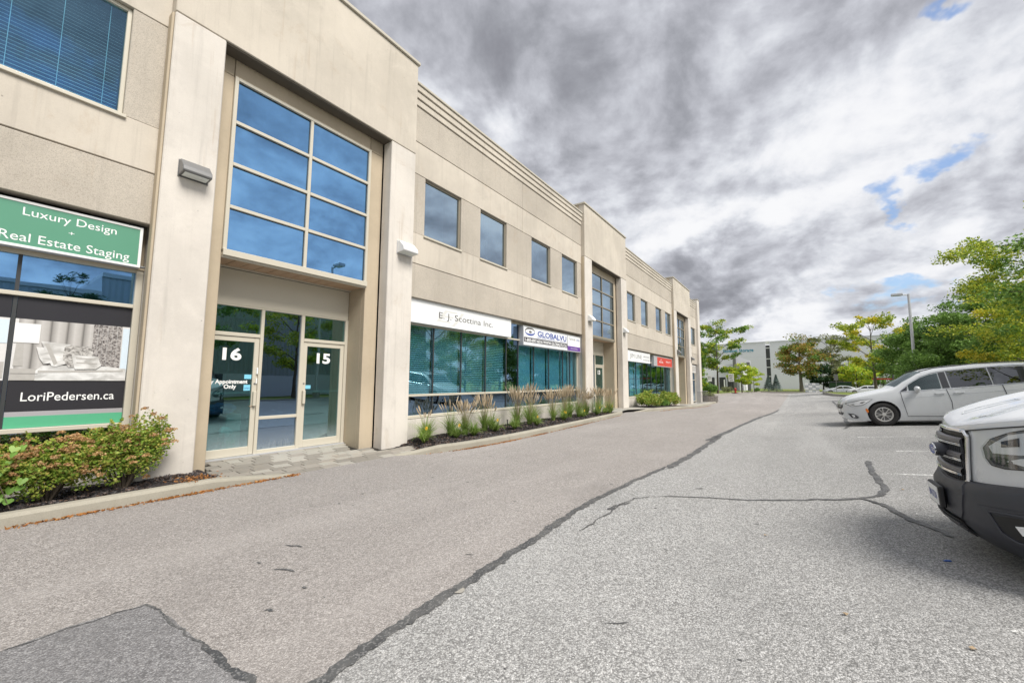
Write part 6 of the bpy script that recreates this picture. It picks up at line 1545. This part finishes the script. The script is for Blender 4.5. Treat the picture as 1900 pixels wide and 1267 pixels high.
    for sg in (1, -1):
        polypatch([(.36, .78), (.74, .70), (.80, .76), (.70, .98), (.40, .99)], lambda a, k, off: H(sg*a, k, off), .003, .06, .08, thick=.006).build('hood_vent', 'car_plastic', rt, smooth=True)
        for q in range(7):
            a = .42+q*.05; b = MB(); b.tube([H(sg*a, .80, .014), H(sg*a, .96, .014)], .006, 4); b.build('hood_vent_rib', 'car_black', rt)
        b = MB(); b.tube([H(sg*a, k, .001) for a, k in ((.22, .12), (.30, .14), (.31, .24), (.27, .48), (.20, .50), (.20, .30), (.22, .12))], .004, 4); b.build('hood_crease', 'car_silver', rt)
    b = MB(); b.tube([(F(v, zt(v)-.05)[0]+.010, v, zt(v)-.05) for v in vs], .005, 5); b.build('hood_gap', 'car_black', rt)
    # windscreen, roof, rear
    def ws_(v, k): 
        p = top(v*1.0, 1.0); return (p[0]-.78*k, v*(1-.10*k), p[2]+.78*k-.02*(abs(v)/HWD)**2)
    b = MB(); b.grid(ws_, [x*.93 for x in vs], frange(0, 1, 6)); b.build('windscreen', 'car_privacy', rt, smooth=True)
    b = MB(); b.grid(lambda v, u: (u, v*(.93 if u > -2.0 else 1.0)*.965, 2.2+.30*min(1, (-1.86-u)/.9+.02)**.5 if u < -1.85 else 2.2), vs, [-1.86, -1.95, -2.1, -2.4, -2.8, -3.5, -5.9]); b.build('roof', 'car_white', rt, smooth=True)
    b = MB(); b.box(-5.94, -5.90, -1.0, 1.0, .40, 2.5); b.build('rear_doors', 'car_white', rt)
    b = MB(); b.box(-5.8, -.5, -.98, .98, .26, .34); b.build('floor_pan', 'car_black', rt)
    b = MB(); b.box(-2.0, -.30, -.9, .9, .34, 1.05); b.build('engine_bay', 'car_black', rt)
    b = MB(); b.tube([(-.95, -.6, 1.43), (-1.05, -.1, 1.45)], .008, 5); b.tube([(-.95, .2, 1.43), (-1.05, .75, 1.42)], .008, 5); b.build('wiper', 'car_black', rt)
    return rt
cv = cargo_van()
place(cv, *VAN)

# ================================================================== FAR BUILDINGS AND STREET THINGS
st = thing('storage_building', 'large white windowless storage building with blue Sentinel Storage letters, closing the view', 'building', (0, 136, -.5))
def fy(x): return 136.5-.20*(x+5)
def wallx(name, mat, xa, xb, z0, z1, off=0, th=.3, parent=st):
    b = MB(); b.prism([(xa, fy(xa)-off), (xb, fy(xb)-off), (xb, fy(xb)-off+th), (xa, fy(xa)-off+th)], lambda x, y, h: (x, y, h), z0, z1); return b.build(name, mat, parent, world=True)
xs_ = [-26, -18.6, -12.4, -6.45]+[-5.45, .8, 7.1, 13.4, 19.7, 26, 32, 38, 44]
for a, c in zip(xs_, xs_[1:]):
    if a == -6.45: continue
    for z0, z1 in ((-.9, 4.2), (4.24, 8.6), (8.64, 12.75)): wallx('wall_panel', 'concrete_far', a+.03, c-.03, z0, z1)
wallx('roof_edge', 'metal_light', -26, -6.45, 12.78, 12.98, .12); wallx('roof_edge', 'metal_light', -5.45, 44, 12.78, 12.98, .12)
wallx('window_strip', 'frame_dark', -6.45, -5.45, -.9, 11.9, -.25); wallx('window_strip', 'white_paint', -6.45, -5.45, 12.2, 13.05, -.1)
for z in (11.0, 7.9, 5.5, 2.9): wallx('window_bar', 'white_paint', -6.42, -5.48, z, z+.22, -.2)
b = MB(); b.box(-26, 44, 150, 190, -1, 11.5); b.build('rear_block', 'concrete_far', st, world=True)
text('Sentinel Storage', -17.7, -9.5, 10.28, 1.0, 0, 'storage_blue', st, bold=.02, tf=lambda a, c: (a, fy(a)-.08, c), name='wall_lettering')
# low white office to the left of it
of = thing('office_building', 'low white office building with grey pillars and porch behind the roadside trees', 'building', (-12, 100, -.5))
b = MB(); b.box(-34, -9.2, 101, 116, -.9, 5.3); b.build('wall', 'concrete_far', of, world=True)
b = MB(); b.prism([(-10.6, 5.3), (-10.6, 7.2), (-9.2, 6.6), (-7.7, 5.9), (-7.7, 5.2)], lambda x, z, h: (x, h, z), 100.2, 101); b.build('canopy', 'concrete_far', of, world=True)
for x in (-10.6, -8.0):
    b = MB(); b.box(x-.3, x+.3, 99.7, 100.2, -.9, 7.3 if x < -9 else 5.6); b.build('pillar', 'metal_grey', of, world=True)
for x in (-14.3, -12.6, -9.6, -8.7, -7.2):
    b = MB(); b.box(x-.09, x+.09, 98.9, 99.08, -.6, 1.9); b.build('post', 'white_paint', of, world=True)
for x in (-17.5, -15.4, -13.2, -11.6):
    b = MB(); b.box(x-.6, x+.6, 100.9, 100.99, -.2, 2.4); f_ = b.build('window', 'frame_dark', of, world=True)
b = MB(); b.box(-13.5, -9.5, 100.85, 100.98, 3.5, 4.3); b.build('window', 'glass_upper', of, world=True)
b = MB(); b.box(-9.2, -6.3, 100.2, 101, 2.1, 2.5); b.build('canopy', 'concrete_far', of, world=True)
# warehouse across the lot, mirrored in the shop windows
wh = thing('warehouse', 'ribbed metal warehouse across the lot, seen mirrored in the shop windows', 'building', (12, 5, .3))
b = MB(); b.box(13.0, 40, -25, 27, -.5, 1.75); b.build('plinth', 'concrete_far', wh, world=True)
b = MB(); b.box(13.06, 40, -25, 4.6, 1.76, 5.7); b.build('wall', 'ribbed_metal', wh, world=True)
b = MB(); b.box(13.06, 40, 4.6, 27, 1.76, 6.7); b.build('wall', 'ribbed_metal', wh, world=True)
b = MB(); b.box(12.96, 40, -25, 4.6, 5.705, 5.9); b.box(12.96, 40, 4.6, 27, 6.705, 6.9); b.build('roof_edge', 'metal_light', wh, world=True)
def lot_lamp(label, x, y, z, h, mat, armx, r=.09, head=(.34, .2, .09), two=False):
    rt = thing('lot_lamp', label, 'lamp post', (x, y, z)); b = MB(); b.tube([(0, 0, 0), (0, 0, h)], [r, r*.72], 8); b.build('pole', mat, rt, smooth=True)
    b = MB(); b.tube([(0, 0, h-.08), (armx*.5, 0, h-.02)], r*.45, 6); b.build('arm', mat, rt)
    b = MB(); b.box(armx*.35, armx*.35+math.copysign(head[0]*2, armx), -head[1], head[1], h-.07, h-.07+head[2]*2); b.build('lamp_head', mat, rt, bevel=.02)
    b = MB(); b.box(armx*.35+math.copysign(.05, armx), armx*.35+math.copysign(head[0]*2-.05, armx), -head[1]*.8, head[1]*.8, h-.085, h-.071); b.build('lens', 'lens_frost', rt)
    b = MB(); b.tube([(0, 0, -.5), (0, 0, .35)], r*2.3, 10); b.build('footing', 'concrete_walk', rt); return rt
lot_lamp('tall pale lamp post with a box head rising out of the green trees', 7.85, 44.5, .3, 8.2, 'metal_light', -1.0, .115)
lot_lamp('pale lamp post across the stalls, mirrored low in the big blue window', 7.6, 13.9, .3, 8.0, 'metal_light', -1.0, .10)
rt = thing('street_lamp', 'dark street lamp with a bell shaped head beyond the tree row', 'lamp post', (13.2, 90, -.6)); b = MB(); b.tube([(0, 0, 0), (0, 0, 9.9)], [.13, .09], 8); b.build('pole', 'frame_dark', rt)
b = MB(); b.lathe([(.0, 10.9), (.10, 10.8), (.16, 10.3), (.50, 9.85), (.50, 9.75), (0, 9.75)], 'Z', 16, org=(.75, 0, 0)); b.tube([(0, 0, 9.8), (.75, 0, 10.3)], .05, 6); b.build('lamp_head', 'frame_dark', rt)
lot_lamp('small grey two armed lamp far behind the slender locust', 9.6, 112, -.5, 6.7, 'metal_grey', -1.3, .10)
def road_sign(label, x, y, z, h, w_, hh, mat='white_paint', words=(), pole='metal_grey', back=False):
    rt = thing('road_sign', label, 'sign', (x, y, z)); b = MB(); b.tube([(0, 0, 0), (0, 0, h)], .035, 6); b.build('post', pole, rt)
    b = MB(); b.box(-w_/2, w_/2, -.06, -.045, h-hh, h); b.build('plate', mat, rt, bevel=.02)
    for i, s_ in enumerate(words):
        text(s_, -w_*.36, w_*.36, h-hh*.32-i*hh*.28, hh*.17, 0, 'letter_grey', rt, world=False, tf=lambda a, c: (a, -.064, c), name='sign_lettering', bold=.02)
    return rt
road_sign('small white road sign on a thin post at the verge near the building corner', -11.25, 72, -.55, 2.95, .62, .95, words=('NO', 'EXIT'))
road_sign('larger white road sign on a dark post left of the red hydrant', -9.1, 80, -.55, 3.35, .85, 1.35, words=('SPEED', 'LIMIT', '20'), pole='frame_dark')
road_sign('grey sign seen edge on at the tip of the grass island', 4.95, 76, -.15, 2.75, .5, .9, 'metal_grey')
rt = thing('fire_hydrant', 'red fire hydrant on the verge beside the round lime tree', 'hydrant', (-8.75, 82, -.53)); b = MB(); b.lathe([(0, 0), (.22, 0), (.22, .08), (.14, .10), (.13, .62), (.20, .64), (.20, .70), (.15, .80), (.05, .90), (0, .92)], 'Z', 16); b.build('body', 'hydrant_red', rt, smooth=True)
b = MB(); b.tube([(-.26, 0, .48), (.26, 0, .48)], .075, 10); b.tube([(0, 0, .45), (0, -.24, .45)], .095, 10); b.build('outlet', 'hydrant_red', rt, smooth=True)
# stacked white crates by the maple
cr = []
for i in range(4):
    for j in range(4):
        b = MB(); b.box(0, .54, 0, .6, 0, .04); b.box(0, .54, 0, .03, 0, .42); b.box(0, .54, .57, .6, 0, .42); b.box(0, .03, .03, .57, .04, .42); b.box(.51, .54, .03, .57, .04, .42); b.box(.06, .48, -.006, -.001, .12, .32)
        o = b.build('crate', 'white_paint' if (i+j) % 2 else 'car_silver'); o.location = (1.55+i*.56, 97.2, -.53+j*.45)
        tag(o, 'white crate in the stack by the maple, %s column, %s' % (('leftmost', 'second from left', 'third from left', 'rightmost')[i], ('bottom', 'second up', 'third up', 'top')[j]), 'crate', 'white crates stacked by the maple')
# red and dark fence pieces behind the parked cars
rt = thing('fence', 'low fence with a red top rail behind the parked cars', 'fence', (14, 95, -.5))
b = MB(); b.box(11.2, 19, 95, 95.06, 1.95, 2.15); b.build('top_rail', 'hydrant_red', rt, world=True)
for i in range(9):
    b = MB(); b.tube([(11.3+i*.95, 95.03, -.6), (11.3+i*.95, 95.03, 2.0)], .04, 5); b.build('post', 'metal_grey', rt, world=True)
rt = thing('waste_container', 'dark green lidded container behind the silver sedan', 'container', (6.8, 96, -.5)); b = MB(); b.box(-1.6, 1.6, -.8, .8, 0, 1.9); b.build('body', 'leaf_dark', rt, bevel=.05); b = MB(); b.box(-1.65, 1.65, -.85, .85, 1.9, 2.05); b.build('lid', 'frame_dark', rt)
# planter of stone blocks and the railing at the end of the building
pl = thing('planter', 'low planter of grey stone blocks at the corner of the beige building', 'planter', (-7.4, 45.3, B(45)))
for cz in range(4):
    n = 16
    for k in range(n):
        a0, a1 = 2*PI*(k+.5*(cz % 2))/n, 2*PI*(k+1+.5*(cz % 2))/n-.02; r0, r1 = .78, 1.0+rnd.uniform(-.015, .015)
        b = MB(); b.prism([(r1*math.cos(a0), 1.5*r1*math.sin(a0)), (r1*math.cos(a1), 1.5*r1*math.sin(a1)), (r0*math.cos(a1), 1.5*r0*math.sin(a1)), (r0*math.cos(a0), 1.5*r0*math.sin(a0))], lambda x, y, h: (x, y, h), cz*.135, cz*.135+.128)
        b.build('stone_block', 'block_stone', pl)
b = MB(); b.prism([(.8*math.cos(k*PI/8), 1.2*math.sin(k*PI/8)) for k in range(16)], lambda x, y, h: (x, y, h), 0, .46); b.build('soil', 'soil_dark', pl)
rt = thing('railing', 'thin grey metal railing beside the last door', 'railing', (-7.3, 42, B(42)))
b = MB(); b.tube([(-7.2, 39.3, B(42)+1.05), (-7.0, 43.3, B(42)+1.05)], .025, 6); b.build('top_rail', 'metal_grey', rt, world=True)
for i in range(14):
    y = 39.3+i*.307; b = MB(); b.tube([(-7.2+.2*(i/13), y, B(42)-.1), (-7.2+.2*(i/13), y, B(42)+1.05)], .012, 5); b.build('baluster', 'metal_grey', rt, world=True)
b = MB(); b.box(-.03, .03, -.008, .008, 0, .004); b.box(-.012, .03, .0, .013, .003, .008); o = b.build('litter', 'litter_blue'); o.location = (LITTER[0], LITTER[1], G(*LITTER)+.003); o.rotation_euler = (0, 0, .5); tag(o, 'scrap of blue plastic on the asphalt in front of the cargo van', 'litter')
